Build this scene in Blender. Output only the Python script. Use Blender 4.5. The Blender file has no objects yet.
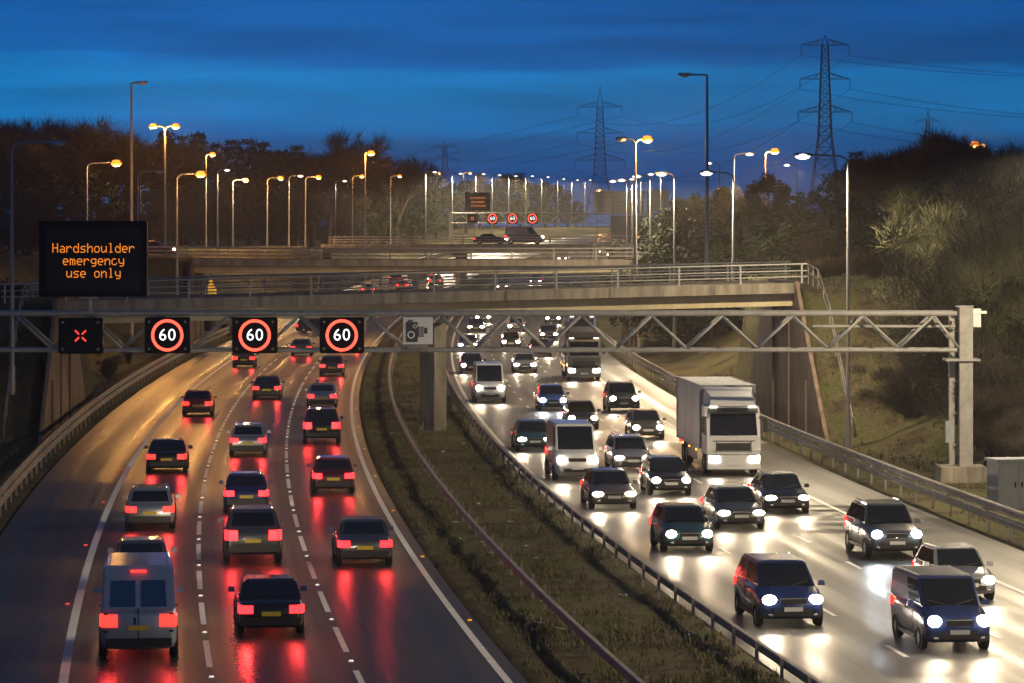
import bpy, bmesh, math, random
from mathutils import Vector, Matrix, noise
R = math.radians
S = bpy.context.scene
C = S.collection
random.seed(7)

# ------------------------------------------------------------------ camera
H, F, YH = 11.2, 3320.0, 225.0
cam_d = bpy.data.cameras.new('camera'); cam = bpy.data.objects.new('camera', cam_d); C.objects.link(cam)
cam.location = (0, 0, H); cam.rotation_euler = (R(90), 0, 0)
cam_d.sensor_width = 36; cam_d.lens = F / 1024 * 36; cam_d.shift_y = -(341.5 - YH) / 1024
cam_d.clip_start = 1; cam_d.clip_end = 20000
S.camera = cam
# ------------------------------------------------------------------ render + colour
S.render.engine = 'CYCLES'
S.view_settings.view_transform = 'Standard'; S.view_settings.look = 'None'
S.view_settings.exposure = 0.5; S.view_settings.gamma = 1.0; S.view_settings.use_curve_mapping = False
cy = S.cycles
cy.use_denoising = True; cy.denoiser = 'OPENIMAGEDENOISE'
cy.use_light_tree = True; cy.max_bounces = 4; cy.diffuse_bounces = 2; cy.glossy_bounces = 2
cy.transmission_bounces = 2; cy.transparent_max_bounces = 4; cy.volume_bounces = 0
cy.sample_clamp_indirect = 3.0; cy.caustics_reflective = False; cy.caustics_refractive = False
# ------------------------------------------------------------------ dusk sky
W = bpy.data.worlds.new('World'); S.world = W; W.use_nodes = True
nt = W.node_tree; N = nt.nodes; L = nt.links; N.clear()
def wn(t, **k):
    n = N.new(t)
    for a, b in k.items(): setattr(n, a, b)
    return n
out = wn('ShaderNodeOutputWorld'); bg = wn('ShaderNodeBackground')
sky = wn('ShaderNodeTexSky', sky_type='NISHITA'); sky.sun_disc = False
sky.sun_elevation = R(-3.0); sky.sun_rotation = R(200); sky.altitude = 100
tc = wn('ShaderNodeTexCoord'); sep = wn('ShaderNodeSeparateXYZ')
L.new(tc.outputs['Generated'], sep.inputs[0])
mp = wn('ShaderNodeMapping'); mp.inputs['Scale'].default_value = (3.0, 3.0, 36)
mp.inputs['Rotation'].default_value = (0, R(0.25), 0)
L.new(tc.outputs['Generated'], mp.inputs[0])
nz = wn('ShaderNodeTexNoise'); nz.inputs['Scale'].default_value = 2.6; nz.inputs['Detail'].default_value = 6; nz.inputs['Roughness'].default_value = 0.55
L.new(mp.outputs[0], nz.inputs['Vector'])
def mth(op, a, b=None, c=None):
    m = wn('ShaderNodeMath', operation=op)
    for i, v in enumerate((a, b, c)):
        if v is None: continue
        if isinstance(v, (int, float)): m.inputs[i].default_value = v
        else: L.new(v, m.inputs[i])
    return m.outputs[0]
# elevation, nudged by drifting cloud noise and a slow slope from west to east
e0 = mth('MULTIPLY_ADD', nz.outputs['Fac'], 0.020, mth('SUBTRACT', sep.outputs['Z'], 0.010))
e1 = mth('MULTIPLY_ADD', sep.outputs['X'], 0.018, e0)
rmp = wn('ShaderNodeValToRGB')
cr = rmp.color_ramp; cr.interpolation = 'EASE'
SKY_RAMP = [(0.0, (0.0028, 0.0615, 0.2209)), (0.10, (0.0021, 0.0657, 0.2444)), (0.17, (0.0014, 0.1007, 0.3196)), (0.25, (0.0007, 0.1590, 0.4324)),
            (0.300, (0.0007, 0.1537, 0.4230)), (0.332, (0.0007, 0.0827, 0.2914)), (0.46, (0.0007, 0.0700, 0.2632)), (0.62, (0.0021, 0.0318, 0.1128)), (1.0, (0.0042, 0.0191, 0.0564))]
while len(cr.elements) < len(SKY_RAMP): cr.elements.new(0.5)
for el, (p, c) in zip(cr.elements, SKY_RAMP): el.position = p; el.color = (*c, 1)
L.new(mth('DIVIDE', e1, 0.15), rmp.inputs[0])
# a finer layer of dark cloud streaks
mp2 = wn('ShaderNodeMapping'); mp2.inputs['Scale'].default_value = (4.0, 4.0, 52); mp2.inputs['Location'].default_value = (3.1, 0, 1.7)
L.new(tc.outputs['Generated'], mp2.inputs[0])
nz2 = wn('ShaderNodeTexNoise'); nz2.inputs['Scale'].default_value = 2.4; nz2.inputs['Detail'].default_value = 5
L.new(mp2.outputs[0], nz2.inputs['Vector'])
r2 = wn('ShaderNodeMapRange'); r2.inputs[1].default_value = 0.40; r2.inputs[2].default_value = 0.68; r2.inputs[3].default_value = 1.10; r2.inputs[4].default_value = 0.74
L.new(nz2.outputs['Fac'], r2.inputs[0])
dk = mth('MULTIPLY', r2.outputs[0], mth('MULTIPLY_ADD', sep.outputs['X'], -1.0, 0.98))
mx = wn('ShaderNodeMixRGB', blend_type='MULTIPLY'); mx.inputs[0].default_value = 1
L.new(rmp.outputs[0], mx.inputs[1]); L.new(dk, mx.inputs[2])
ad = wn('ShaderNodeMixRGB', blend_type='ADD'); ad.inputs[0].default_value = 0.05
L.new(mx.outputs[0], ad.inputs[1]); L.new(sky.outputs[0], ad.inputs[2])
bg.inputs['Strength'].default_value = 1.14
L.new(ad.outputs[0], bg.inputs[0]); L.new(bg.outputs[0], out.inputs[0])

# ------------------------------------------------------------------ geometry of the place
def ML(d):      # x of the outer edge of the left carriageway's fast lane: a long right-hand bend
    if d <= 360: return ((-3.00382193e-07 * d + 3.98267633e-04) * d - 1.73791722e-01) * d + 1.16194816e+01
    x0 = -13.33; s0 = -0.0038
    if d <= 800: return x0 + s0 * (d - 360) + 0.00025 * (d - 360) ** 2
    return x0 + s0 * 440 + 0.00025 * 440 ** 2 + (s0 + 0.0005 * 440) * (d - 800)
def TAN(d): return (ML(d + 1) - ML(d - 1)) / 2
def smooth(t): t = max(0, min(1, t)); return t * t * (3 - 2 * t)
def g(d):       # the road climbs beyond the junction
    if d < 340: return 0.0
    if d < 460: return 0.0225 * (d - 340) ** 2 / 240
    if d < 800: return 1.35 + 0.0225 * (d - 460)
    return 9.0
def gap(d):     # 1 where an abutment holds the cutting back
    v = 0
    for a, b in ((183, 207), (300, 316), (452, 468)):
        v = max(v, 1 - smooth((a - d) / 13) if d < a else (1 - smooth((d - b) / 16) if d > b else 1))
    return v
def ground(o, d):
    s = 1 if o > 3.7 else -1
    toe = (27.0 + (23.9 - 27.0) * smooth((d - 158) / 10)) if s > 0 else 16.3
    a = o - toe if s > 0 else -o - toe
    T = (8.0 if s > 0 else 7.0 + 1.2 * smooth((d - 215) / 70))
    if d > 500: T = T + (g(d) + 1.2 - T) * smooth((d - 500) / 200)
    if d > 460: a -= 1.0
    wid = 17 + (0.6 - 17) * gap(d)
    if d > 560: wid = 8 + 1.0
    z = g(d) + (T - g(d)) * smooth(a / wid)
    for d0, dep in ((178.5, 11.0), (300.0, 11.0)):   # earth banked up behind the wing walls of the two near bridges
        if d0 - 13 < d < d0 + dep + 13:
            k = (d - d0 + 10.6) / 10.6 if d < d0 else ((d0 + dep + 10.6 - d) / 10.6 if d > d0 + dep else 1)
            if (o > 24.0 if s > 0 else o < -16.4): z = max(z, (T - .15) * max(0, min(1, k)) - .12)
    return z
def gxy(x, d): return ground(x - ML(d), d)
def PX(px, d): return (px - 512) * d / F
def PZ(py, d): return H - (py - YH) * d / F
def flat_d(py): return F * H / (py - YH)

# ------------------------------------------------------------------ materials
MATS = {}
def mat(name, col, rough=0.6, metal=0.0, emit=None, estr=0.0, coat=0.0, spec=0.5, n=None, bump=0.0, trans=0.0):
    """n = (scale, amount, colour2): noise variation towards a second colour"""
    if name in MATS: return MATS[name]
    m = bpy.data.materials.new(name); m.use_nodes = True; t = m.node_tree
    b = t.nodes['Principled BSDF']
    b.inputs['Base Color'].default_value = (*col, 1); b.inputs['Roughness'].default_value = rough
    b.inputs['Metallic'].default_value = metal; b.inputs['Coat Weight'].default_value = coat; b.inputs['Coat Roughness'].default_value = 0.06
    b.inputs['Specular IOR Level'].default_value = spec
    if emit: b.inputs['Emission Color'].default_value = (*emit, 1); b.inputs['Emission Strength'].default_value = estr
    if n:
        tcn = t.nodes.new('ShaderNodeTexCoord'); no = t.nodes.new('ShaderNodeTexNoise')
        no.inputs['Scale'].default_value = n[0]; no.inputs['Detail'].default_value = 7; no.inputs['Roughness'].default_value = 0.65
        if len(n) > 3:
            mpn = t.nodes.new('ShaderNodeMapping'); mpn.inputs['Scale'].default_value = n[3]
            t.links.new(tcn.outputs['Object'], mpn.inputs[0]); t.links.new(mpn.outputs[0], no.inputs['Vector'])
        else: t.links.new(tcn.outputs['Object'], no.inputs['Vector'])
        rp = t.nodes.new('ShaderNodeMapRange'); rp.inputs[1].default_value = 0.35; rp.inputs[2].default_value = 0.68
        rp.inputs[4].default_value = n[1]
        t.links.new(no.outputs['Fac'], rp.inputs[0])
        mi = t.nodes.new('ShaderNodeMixRGB'); mi.inputs[1].default_value = (*col, 1); mi.inputs[2].default_value = (*n[2], 1)
        t.links.new(rp.outputs[0], mi.inputs[0]); t.links.new(mi.outputs[0], b.inputs['Base Color'])
        if bump:
            bu = t.nodes.new('ShaderNodeBump'); bu.inputs['Strength'].default_value = bump; bu.inputs['Distance'].default_value = 0.05
            t.links.new(no.outputs['Fac'], bu.inputs['Height']); t.links.new(bu.outputs[0], b.inputs['Normal'])
    MATS[name] = m
    return m

def asphalt(name, col, col2, rough, lanes, spec=.5):
    """texture runs along the road: u = metres across, v = metres along. lanes = centre of a lane, so wheel paths can be worn in"""
    m = bpy.data.materials.new(name); m.use_nodes = True; t = m.node_tree; b = t.nodes['Principled BSDF']
    uv = t.nodes.new('ShaderNodeUVMap'); uv.uv_map = 'road'
    def noi(sc, det, stretch=(1, 1, 1), ro=.55):
        n_ = t.nodes.new('ShaderNodeTexNoise'); n_.inputs['Scale'].default_value = sc; n_.inputs['Detail'].default_value = det; n_.inputs['Roughness'].default_value = ro
        mm = t.nodes.new('ShaderNodeMapping'); mm.inputs['Scale'].default_value = stretch; t.links.new(uv.outputs[0], mm.inputs[0]); t.links.new(mm.outputs[0], n_.inputs['Vector']); return n_.outputs['Fac']
    def mr(src, a, b_, c, d):
        r_ = t.nodes.new('ShaderNodeMapRange')
        for i, v in zip((1, 2, 3, 4), (a, b_, c, d)): r_.inputs[i].default_value = v
        t.links.new(src, r_.inputs[0]); return r_.outputs[0]
    def ma(op, a, b_):
        n_ = t.nodes.new('ShaderNodeMath'); n_.operation = op
        for i, v in enumerate((a, b_)):
            if isinstance(v, (int, float)): n_.inputs[i].default_value = v
            else: t.links.new(v, n_.inputs[i])
        return n_.outputs[0]
    sx = t.nodes.new('ShaderNodeSeparateXYZ'); t.links.new(uv.outputs[0], sx.inputs[0])
    # two wheel paths per lane
    ph = ma('MULTIPLY', ma('SUBTRACT', sx.outputs[0], lanes), 2 * math.pi / (3.6 / 2))
    track = mr(ma('COSINE', ma('ADD', ph, math.pi), 0), -.2, 1, 0, 1)
    streak = noi(1.0, 5, (1.6, .03, 1)); fine = noi(7, 4, (1, .8, 1), .7); patch = noi(.22, 3, (1, .35, 1)); grit = noi(30, 2)
    joint = mr(ma('ABSOLUTE', ma('SUBTRACT', ma('FRACT', ma('MULTIPLY', ma('SUBTRACT', sx.outputs[0], lanes + 1.95), 1 / 3.6), 0), .5), 0), 0, .012, .55, 1)
    base = t.nodes.new('ShaderNodeMixRGB'); base.inputs[1].default_value = (*col, 1); base.inputs[2].default_value = (*col2, 1)
    t.links.new(ma('ADD', ma('MULTIPLY', mr(streak, .3, .7, 0, .7), 1), mr(patch, .42, .6, 0, .3)), base.inputs[0])
    k = ma('MULTIPLY', ma('MULTIPLY', mr(fine, .25, .75, .62, 1.4), mr(grit, .3, .7, .75, 1.25)), ma('MULTIPLY', mr(track, 0, 1, 1.12, .8), joint))
    mu = t.nodes.new('ShaderNodeMixRGB'); mu.blend_type = 'MULTIPLY'; mu.inputs[0].default_value = 1
    t.links.new(base.outputs[0], mu.inputs[1]); t.links.new(k, mu.inputs[2]); t.links.new(mu.outputs[0], b.inputs['Base Color'])
    t.links.new(ma('ADD', mr(streak, .3, .7, rough - .06, rough + .10), ma('ADD', mr(track, 0, 1, .05, -.05), mr(fine, .3, .7, -.06, .06))), b.inputs['Roughness'])
    b.inputs['Specular IOR Level'].default_value = spec
    bu = t.nodes.new('ShaderNodeBump'); bu.inputs['Strength'].default_value = .35; bu.inputs['Distance'].default_value = .012
    t.links.new(ma('ADD', fine, ma('MULTIPLY', grit, .5)), bu.inputs['Height']); t.links.new(bu.outputs[0], b.inputs['Normal'])
    return m
M_ROAD_L = asphalt('asphalt_dark', (0.030, 0.030, 0.033), (0.055, 0.053, 0.053), 0.33, -1.85, .35)
M_ROAD_R = asphalt('asphalt_damp', (0.05, 0.047, 0.044), (0.105, 0.097, 0.088), 0.45, 9.05, .36)

def earth():
    m = bpy.data.materials.new('rough_grass_and_soil'); m.use_nodes = True; t = m.node_tree; b = t.nodes['Principled BSDF']
    tcn = t.nodes.new('ShaderNodeTexCoord')
    def noi(sc, det, ro=.6):
        n_ = t.nodes.new('ShaderNodeTexNoise'); n_.inputs['Scale'].default_value = sc; n_.inputs['Detail'].default_value = det; n_.inputs['Roughness'].default_value = ro
        t.links.new(tcn.outputs['Object'], n_.inputs['Vector']); return n_.outputs['Fac']
    a = noi(0.35, 8, .7); f = noi(5, 6, .75); c = noi(0.9, 4)
    r1 = t.nodes.new('ShaderNodeValToRGB'); e = r1.color_ramp.elements
    e[0].position = .40; e[0].color = (0.062, 0.045, 0.028, 1); e[1].position = .58; e[1].color = (0.10, 0.105, 0.038, 1)
    x = r1.color_ramp.elements.new(.48); x.color = (0.115, 0.098, 0.052, 1)
    t.links.new(a, r1.inputs[0])
    r2_ = t.nodes.new('ShaderNodeMapRange'); r2_.inputs[1].default_value = .25; r2_.inputs[2].default_value = .75; r2_.inputs[3].default_value = .35; r2_.inputs[4].default_value = 1.6
    t.links.new(f, r2_.inputs[0])
    mu = t.nodes.new('ShaderNodeMixRGB'); mu.blend_type = 'MULTIPLY'; mu.inputs[0].default_value = 1
    t.links.new(r1.outputs[0], mu.inputs[1]); t.links.new(r2_.outputs[0], mu.inputs[2]); t.links.new(mu.outputs[0], b.inputs['Base Color'])
    b.inputs['Roughness'].default_value = .95; b.inputs['Specular IOR Level'].default_value = .15
    bu = t.nodes.new('ShaderNodeBump'); bu.inputs['Strength'].default_value = 1; bu.inputs['Distance'].default_value = .15
    t.links.new(f, bu.inputs['Height']); t.links.new(bu.outputs[0], b.inputs['Normal'])
    return m
M_EARTH = earth()

M_PAINT = mat('road_paint', (0.85, 0.84, 0.79), .55, n=(3.0, .5, (0.5, 0.48, 0.45)))
M_GALV = mat('galvanised_steel', (0.40, 0.395, 0.37), .6, .1, n=(2.5, .8, (0.25, 0.24, 0.22)))
M_GALV_D = mat('weathered_galvanised_steel', (0.30, 0.28, 0.25), .6, .1, n=(1.3, .9, (0.15, 0.125, 0.10)))
M_CONC = mat('concrete', (0.37, 0.33, 0.26), .85, n=(1.0, .95, (0.13, 0.112, 0.09), (1.8, 1, .3)), bump=.25)
M_CONC_G = mat('lit_beam_concrete', (0.62, 0.54, 0.34), .85, n=(0.6, .8, (0.40, 0.34, 0.21), (1.2, 1, .4)), bump=.2)  # girder colour raised to carry the light bounced up from the road
M_WALL = mat('stained_wall_concrete', (0.24, 0.165, 0.12), .88, n=(1.6, .95, (0.10, 0.07, 0.052), (1, 1, .3)), bump=.4)
M_SOFF = mat('dark_concrete', (0.17, 0.15, 0.13), .9, n=(.7, .8, (.09, .08, .07)))  # darker concrete for deck, crosshead, pier base and joint seals
M_BLACK = mat('black_sign_casing', (0.004, 0.004, 0.0045), .5, spec=.12)
M_FACE = mat('dark_sign_face', (0.02, 0.018, 0.017), .4, spec=.15)
M_RUBBER = mat('tyre_rubber', (0.015, 0.015, 0.015), .85)
M_RIM = mat('alloy', (0.45, 0.45, 0.46), .3, .9)
M_GLASS = mat('car_glass', (0.01, 0.012, 0.014), .04, spec=.9)
M_TRIM = mat('black_trim', (0.018, 0.018, 0.019), .45)
M_CHROME = mat('chrome_trim', (0.6, 0.6, 0.6), .15, 1)
M_HEAD = mat('headlamp_lens', (0.9, 0.9, 0.9), .1, emit=(1.0, 0.9, 0.72), estr=34)
M_HEADB = mat('xenon_headlamp_lens', (0.9, 0.9, 0.9), .1, emit=(0.72, 0.88, 1.0), estr=38)
M_TAIL = mat('tail_lamp_lens', (0.35, 0.01, 0.01), .15, emit=(1.0, 0.022, 0.016), estr=3.0)
M_BRAKE = mat('bright_tail_lamp_lens', (0.35, 0.01, 0.01), .15, emit=(1.0, 0.016, 0.02), estr=4.2)
M_AMBERL = mat('amber_marker_lens', (0.5, 0.2, 0.01), .15, emit=(1.0, 0.42, 0.04), estr=6)
M_PLATEW = mat('white_number_plate', (0.75, 0.75, 0.72), .4)
M_PLATEY = mat('yellow_number_plate', (0.75, 0.55, 0.04), .4)
M_SOD = mat('sodium_lamp_bowl', (0.8, 0.6, 0.3), .2, emit=(1.0, 0.23, 0.015), estr=2.1)
M_LED = mat('white_lamp_bowl', (0.8, 0.8, 0.8), .2, emit=(1.0, 0.92, 0.74), estr=2.2)
M_OFFL = mat('unlit_lamp_bowl', (0.45, 0.46, 0.48), .2)
M_COLG = mat('grey_column_paint', (0.30, 0.30, 0.31), .5, .2, n=(1.5, .6, (.2, .2, .2)))
M_BARK = mat('bark', (0.055, 0.043, 0.032), .95, n=(4, .8, (0.03, 0.024, 0.018)))
M_TWIG = mat('bare_twigs', (0.06, 0.046, 0.033), .95, n=(.4, .8, (0.036, 0.03, 0.024)))
M_TWIGB = mat('olive_twigs', (0.12, 0.115, 0.05), .95, n=(.6, .9, (0.06, 0.062, 0.028)))
M_TWIGR = mat('rusty_leaves', (0.11, 0.065, 0.03), .95, n=(.6, .9, (0.06, 0.045, 0.02)))
M_NEEDLE = mat('pine_needles', (0.028, 0.042, 0.018), .9, n=(.5, .9, (0.016, 0.024, 0.012)))
M_LEAF = mat('evergreen_leaves', (0.075, 0.09, 0.034), .8, n=(.35, .9, (0.038, 0.046, 0.022)))
M_PYL = mat('pylon_steel', (0.10, 0.11, 0.12), .6, .3)
M_WIRE = mat('cable', (0.05, 0.055, 0.06), .6)
M_AMBER = mat('amber_led', (0.1, 0.03, 0), .5, emit=(1.0, 0.27, 0.02), estr=.85)
M_AMBERDIM = mat('dim_amber_led', (0.1, 0.03, 0), .5, emit=(1.0, 0.27, 0.02), estr=.35)
M_RED = mat('red_led', (0.1, 0.0, 0), .5, emit=(1.0, 0.07, 0.04), estr=2.4)
M_REDX = mat('red_cross_led', (0.1, 0.0, 0), .5, emit=(1.0, 0.05, 0.045), estr=1.2)
M_WHT = mat('white_led', (0.2, 0.2, 0.2), .5, emit=(0.95, 0.97, 1.0), estr=1.6)
M_SIGNW = mat('white_sign_sheet', (0.8, 0.8, 0.78), .5)
M_SIGNG = mat('dark_grey_symbol', (0.06, 0.06, 0.06), .5)
M_SIGNBACK = mat('grey_sign_back', (0.36, 0.35, 0.31), .5, .2, n=(.3, .5, (.25, .25, .22)))
M_GRASSB = mat('grass_blades', (0.13, 0.13, 0.05), .9, n=(.5, .9, (0.16, 0.125, 0.07)))
M_YEL = mat('yellow_bollard_plastic', (0.75, 0.5, 0.02), .4, emit=(1.0, 0.6, 0.03), estr=.25)
M_CAB = mat('cabinet_paint', (0.34, 0.37, 0.40), .5, n=(2, .6, (.25, .27, .29)))
M_LITTER = mat('litter_plastic', (0.6, 0.6, 0.58), .6)

# ------------------------------------------------------------------ mesh helpers
class MB:
    def __init__(s): s.v = []; s.f = []
    def add(s, vs, fs):
        o = len(s.v); s.v += [tuple(v) for v in vs]; s.f += [tuple(i + o for i in f) for f in fs]; return s
    def box(s, c, size, rz=0.0, taper=1.0):
        x, y, z = (q / 2 for q in size); cs, sn = math.cos(rz), math.sin(rz); vs = []
        for dz in (-1, 1):
            k = 1 if dz < 0 else taper
            for dx, dy in ((-1, -1), (1, -1), (1, 1), (-1, 1)):
                px, py = dx * x * k, dy * y * k
                vs.append((c[0] + px * cs - py * sn, c[1] + px * sn + py * cs, c[2] + dz * z))
        return s.add(vs, [(3, 2, 1, 0), (4, 5, 6, 7), (0, 1, 5, 4), (1, 2, 6, 5), (2, 3, 7, 6), (3, 0, 4, 7)])
    def hexa(s, vs): return s.add(vs, [(3, 2, 1, 0), (4, 5, 6, 7), (0, 1, 5, 4), (1, 2, 6, 5), (2, 3, 7, 6), (3, 0, 4, 7)])
    def tube(s, a, b, r0, r1=None, n=8, caps=True):
        a = Vector(a); b = Vector(b); r1 = r0 if r1 is None else r1
        d = (b - a)
        if d.length < 1e-6: return s
        d.normalize(); u = d.orthogonal().normalized(); w = d.cross(u)
        vs = []
        for p, r in ((a, r0), (b, r1)):
            for i in range(n):
                t = 2 * math.pi * (i + .5) / n
                vs.append(p + u * (r * math.cos(t)) + w * (r * math.sin(t)))
        fs = [(i, (i + 1) % n, n + (i + 1) % n, n + i) for i in range(n)]
        if caps: fs += [tuple(range(n - 1, -1, -1)), tuple(range(n, 2 * n))]
        return s.add(vs, fs)
    def path(s, pts, r, n=8):
        for a, b in zip(pts, pts[1:]): s.tube(a, b, r, n=n)
        return s
    def prism(s, poly, axis, a, b):
        """poly of 2D points extruded along an axis (x, y or z) from a to b"""
        def P(p, t): return {'x': (t, p[0], p[1]), 'y': (p[0], t, p[1]), 'z': (p[0], p[1], t)}[axis]
        n = len(poly); vs = [P(p, a) for p in poly] + [P(p, b) for p in poly]
        fs = [(i, (i + 1) % n, n + (i + 1) % n, n + i) for i in range(n)] + [tuple(range(n - 1, -1, -1)), tuple(range(n, 2 * n))]
        return s.add(vs, fs)
    def ring(s, c, r0, r1, n=32, y=0.0, t=0.02):
        """flat ring facing -y"""
        vs = []
        for yy in (y, y + t):
            for r in (r0, r1):
                for i in range(n):
                    a = 2 * math.pi * i / n; vs.append((c[0] + r * math.cos(a), yy, c[1] + r * math.sin(a)))
        fs = []
        for i in range(n):
            j = (i + 1) % n
            fs += [(i, j, n + j, n + i), (n + i, n + j, 3 * n + j, 3 * n + i), (2 * n + j, 2 * n + i, 3 * n + i, 3 * n + j), (j, i, 2 * n + i, 2 * n + j)]
        return s.add(vs, fs)
    def mesh(s, name, m, sm=False):
        me = bpy.data.meshes.new(name); me.from_pydata(s.v, [], s.f); me.update()
        bm = bmesh.new(); bm.from_mesh(me); bmesh.ops.recalc_face_normals(bm, faces=bm.faces); bm.to_mesh(me); bm.free()
        if getattr(s, 'uv', None):
            ul = me.uv_layers.new(name='road')
            for lp in me.loops: ul.data[lp.index].uv = s.uv[lp.vertex_index]
        me.materials.append(m)
        if sm: me.shade_smooth()
        return me
    def build(s, name, m, parent=None, sm=False):
        return link(name, s.mesh(name, m, sm), parent)
def ellip(c, rad, nu=14, nv=8):
    b = MB(); vs = []; fs = []
    for i in range(1, nv):
        p = math.pi * i / nv
        for k in range(nu):
            t = 2 * math.pi * k / nu; vs.append((c[0] + rad[0] * math.sin(p) * math.cos(t), c[1] + rad[1] * math.sin(p) * math.sin(t), c[2] + rad[2] * math.cos(p)))
    for i in range(nv - 2):
        for k in range(nu): a = i * nu + k; e = i * nu + (k + 1) % nu; fs.append((a, e, e + nu, a + nu))
    fs += [tuple(range(nu)), tuple(range(nu * (nv - 2), nu * (nv - 1)))]
    return b.add(vs, fs)
def link(name, me, parent=None, loc=(0, 0, 0), rz=0):
    o = bpy.data.objects.new(name, me); C.objects.link(o)
    o.parent = parent; o.location = loc; o.rotation_euler = (0, 0, rz)
    return o
def tag(o, label=None, cat=None, group=None, kind=None):
    if label: o['label'] = label
    if cat: o['category'] = cat
    if group: o['group'] = group
    if kind: o['kind'] = kind
    return o
def thing(name, loc, label, cat, group=None, rz=0):
    o = bpy.data.objects.new(name, None); C.objects.link(o); o.location = loc; o.rotation_euler = (0, 0, rz); o.empty_display_size = .3
    return tag(o, label, cat, group)
def copy_tree(o, parent=None):
    c = o.copy(); C.objects.link(c); c.parent = parent
    for ch in o.children: copy_tree(ch, c)
    return c
def lamp_data(name, kind, energy, col, size=.1, spot=120, blend=.6):
    l = bpy.data.lights.new(name, kind); l.energy = energy; l.color = col
    l.shadow_soft_size = size
    if kind == 'SPOT': l.spot_size = R(spot); l.spot_blend = blend
    return l
def text_obj(body, size, m, parent, loc, name, extrude=.006, offset=0.0, spacing=1.0, lines=1.0):
    cu = bpy.data.curves.new(name, 'FONT'); cu.body = body; cu.size = size; cu.align_x = 'CENTER'; cu.align_y = 'CENTER'
    cu.extrude = extrude; cu.offset = offset; cu.space_character = spacing; cu.space_line = lines; cu.resolution_u = 3
    o = bpy.data.objects.new(name, cu); C.objects.link(o)
    me = bpy.data.meshes.new_from_object(o.evaluated_get(bpy.context.evaluated_depsgraph_get()))
    bpy.data.objects.remove(o); bpy.data.curves.remove(cu)
    me.name = name; me.materials.clear(); me.materials.append(m)
    me.transform(Matrix.Rotation(R(90), 4, 'X'))
    return link(name, me, parent, loc)
ORD = ['first', 'second', 'third', 'fourth', 'fifth', 'sixth', 'seventh', 'eighth', 'ninth', 'tenth', 'eleventh', 'twelfth', 'thirteenth', 'fourteenth',
       'fifteenth', 'sixteenth', 'seventeenth', 'eighteenth', 'nineteenth', 'twentieth', 'twenty-first', 'twenty-second', 'twenty-third', 'twenty-fourth',
       'twenty-fifth', 'twenty-sixth', 'twenty-seventh', 'twenty-eighth', 'twenty-ninth', 'thirtieth', 'thirty-first', 'thirty-second']

# ------------------------------------------------------------------ ground, roads, markings
def frange(a, b, s):
    r_ = []
    while a < b - 1e-6: r_.append(a); a += s
    return r_
def build_ground():
    ds = frange(20, 156, 4) + frange(156, 224, 1.2) + frange(224, 284, 4) + frange(284, 336, 1.6) + frange(336, 436, 6) + frange(436, 488, 2) + frange(488, 900, 14) + frange(900, 2301, 70)
    os_ = [-1500, -1000, -500, -300, -200, -140, -100, -80, -66, -56, -48] + frange(-42, -30, 2) + frange(-30, -15, .6) + [-14.75, -14.5, -10, -5, 0.5, .62] + frange(1, 6.6, .5) + [6.75, 6.9, 10, 15, 21.0, 21.2] + frange(21.8, 44, .6) + frange(44, 60, 2) + [66, 74, 84, 100, 140, 200, 300, 500, 1000, 1500]
    vs = []; fs = []
    for d in ds:
        for o in os_:
            x = ML(d) + o; z = ground(o, d)
            road = (-14.6 <= o <= .55) or (6.8 <= o <= 21.1)
            if road: z -= .07
            elif .55 < o < 6.8: z += .03 + .10 * (noise.noise((x * .5, d * .35, 0)))
            else:
                far = abs(o) > 60
                z += (noise.noise((x * .35, d * .35, 3)) * .22 + noise.noise((x * .06, d * .06, 3)) * .7 * smooth((abs(o - 3) - 26) / 10)) * (1 if not far else 1.5) * (0.25 if (d < 168 and 21 < o < 27) or -16.4 < o < -14.6 else 1) - .02
            vs.append((x, d, z))
    n = len(os_)
    for i in range(len(ds) - 1):
        for j in range(n - 1):
            a = i * n + j; fs.append((a, a + 1, a + n + 1, a + n))
    m = MB(); m.add(vs, fs); o = m.build('ground', M_EARTH, None, True); tag(o, 'rough grass verges, median and cutting slopes around the motorway', 'ground', kind='structure')
build_ground()
def strip(name, o0, o1, d0, d1, m, dz, step=4.0, parts=3, th=None):
    vs = []; fs = []; ds = frange(d0, d1, step) + [d1]
    for d in ds:
        for k in range(parts + 1):
            o = o0 + (o1 - o0) * k / parts; vs.append((ML(d) + o, d, g(d) + dz))
    n = parts + 1
    for i in range(len(ds) - 1):
        for j in range(parts): a = i * n + j; fs.append((a, a + 1, a + n + 1, a + n))
    b = MB(); b.add(vs, fs); b.uv = [(o0 + (o1 - o0) * k / parts, d) for d in ds for k in range(parts + 1)]
    return b
tag(strip('', -14.45, .42, 20, 2500, M_ROAD_L, 0, 5, 6).build('left_carriageway', M_ROAD_L, None, True), 'dark asphalt carriageway carrying traffic away from the camera', 'road', kind='structure')
tag(strip('', 6.85, 21.0, 20, 2500, M_ROAD_R, 0, 5, 6).build('right_carriageway', M_ROAD_R, None, True), 'damp asphalt carriageway carrying oncoming traffic', 'road', kind='structure')
mk = MB()
def line(o, w, d0, d1, dash=None, ph=0.0):
    if dash is None:
        b = strip('', o - w / 2, o + w / 2, d0, d1, None, .012, 4, 1); mk.add(b.v, b.f); return
    d = d0 + ph
    while d < d1:
        b = strip('', o - w / 2, o + w / 2, d, d + dash[0], None, .012, 3, 1); mk.add(b.v, b.f); d += dash[1]
line(-.05, .2, 20, 1500); line(-10.95, .24, 20, 1500)
line(-3.65, .16, 20, 900, (5.4, 9.0), 4.0); line(-7.3, .16, 20, 900, (5.4, 9.0), 1.0)
line(7.35, .2, 20, 1500); line(17.75, .2, 20, 1500)
line(10.8, .15, 20, 900, (2.4, 9.0), 3.0); line(14.25, .15, 20, 900, (2.4, 9.0), 7.0)
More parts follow.
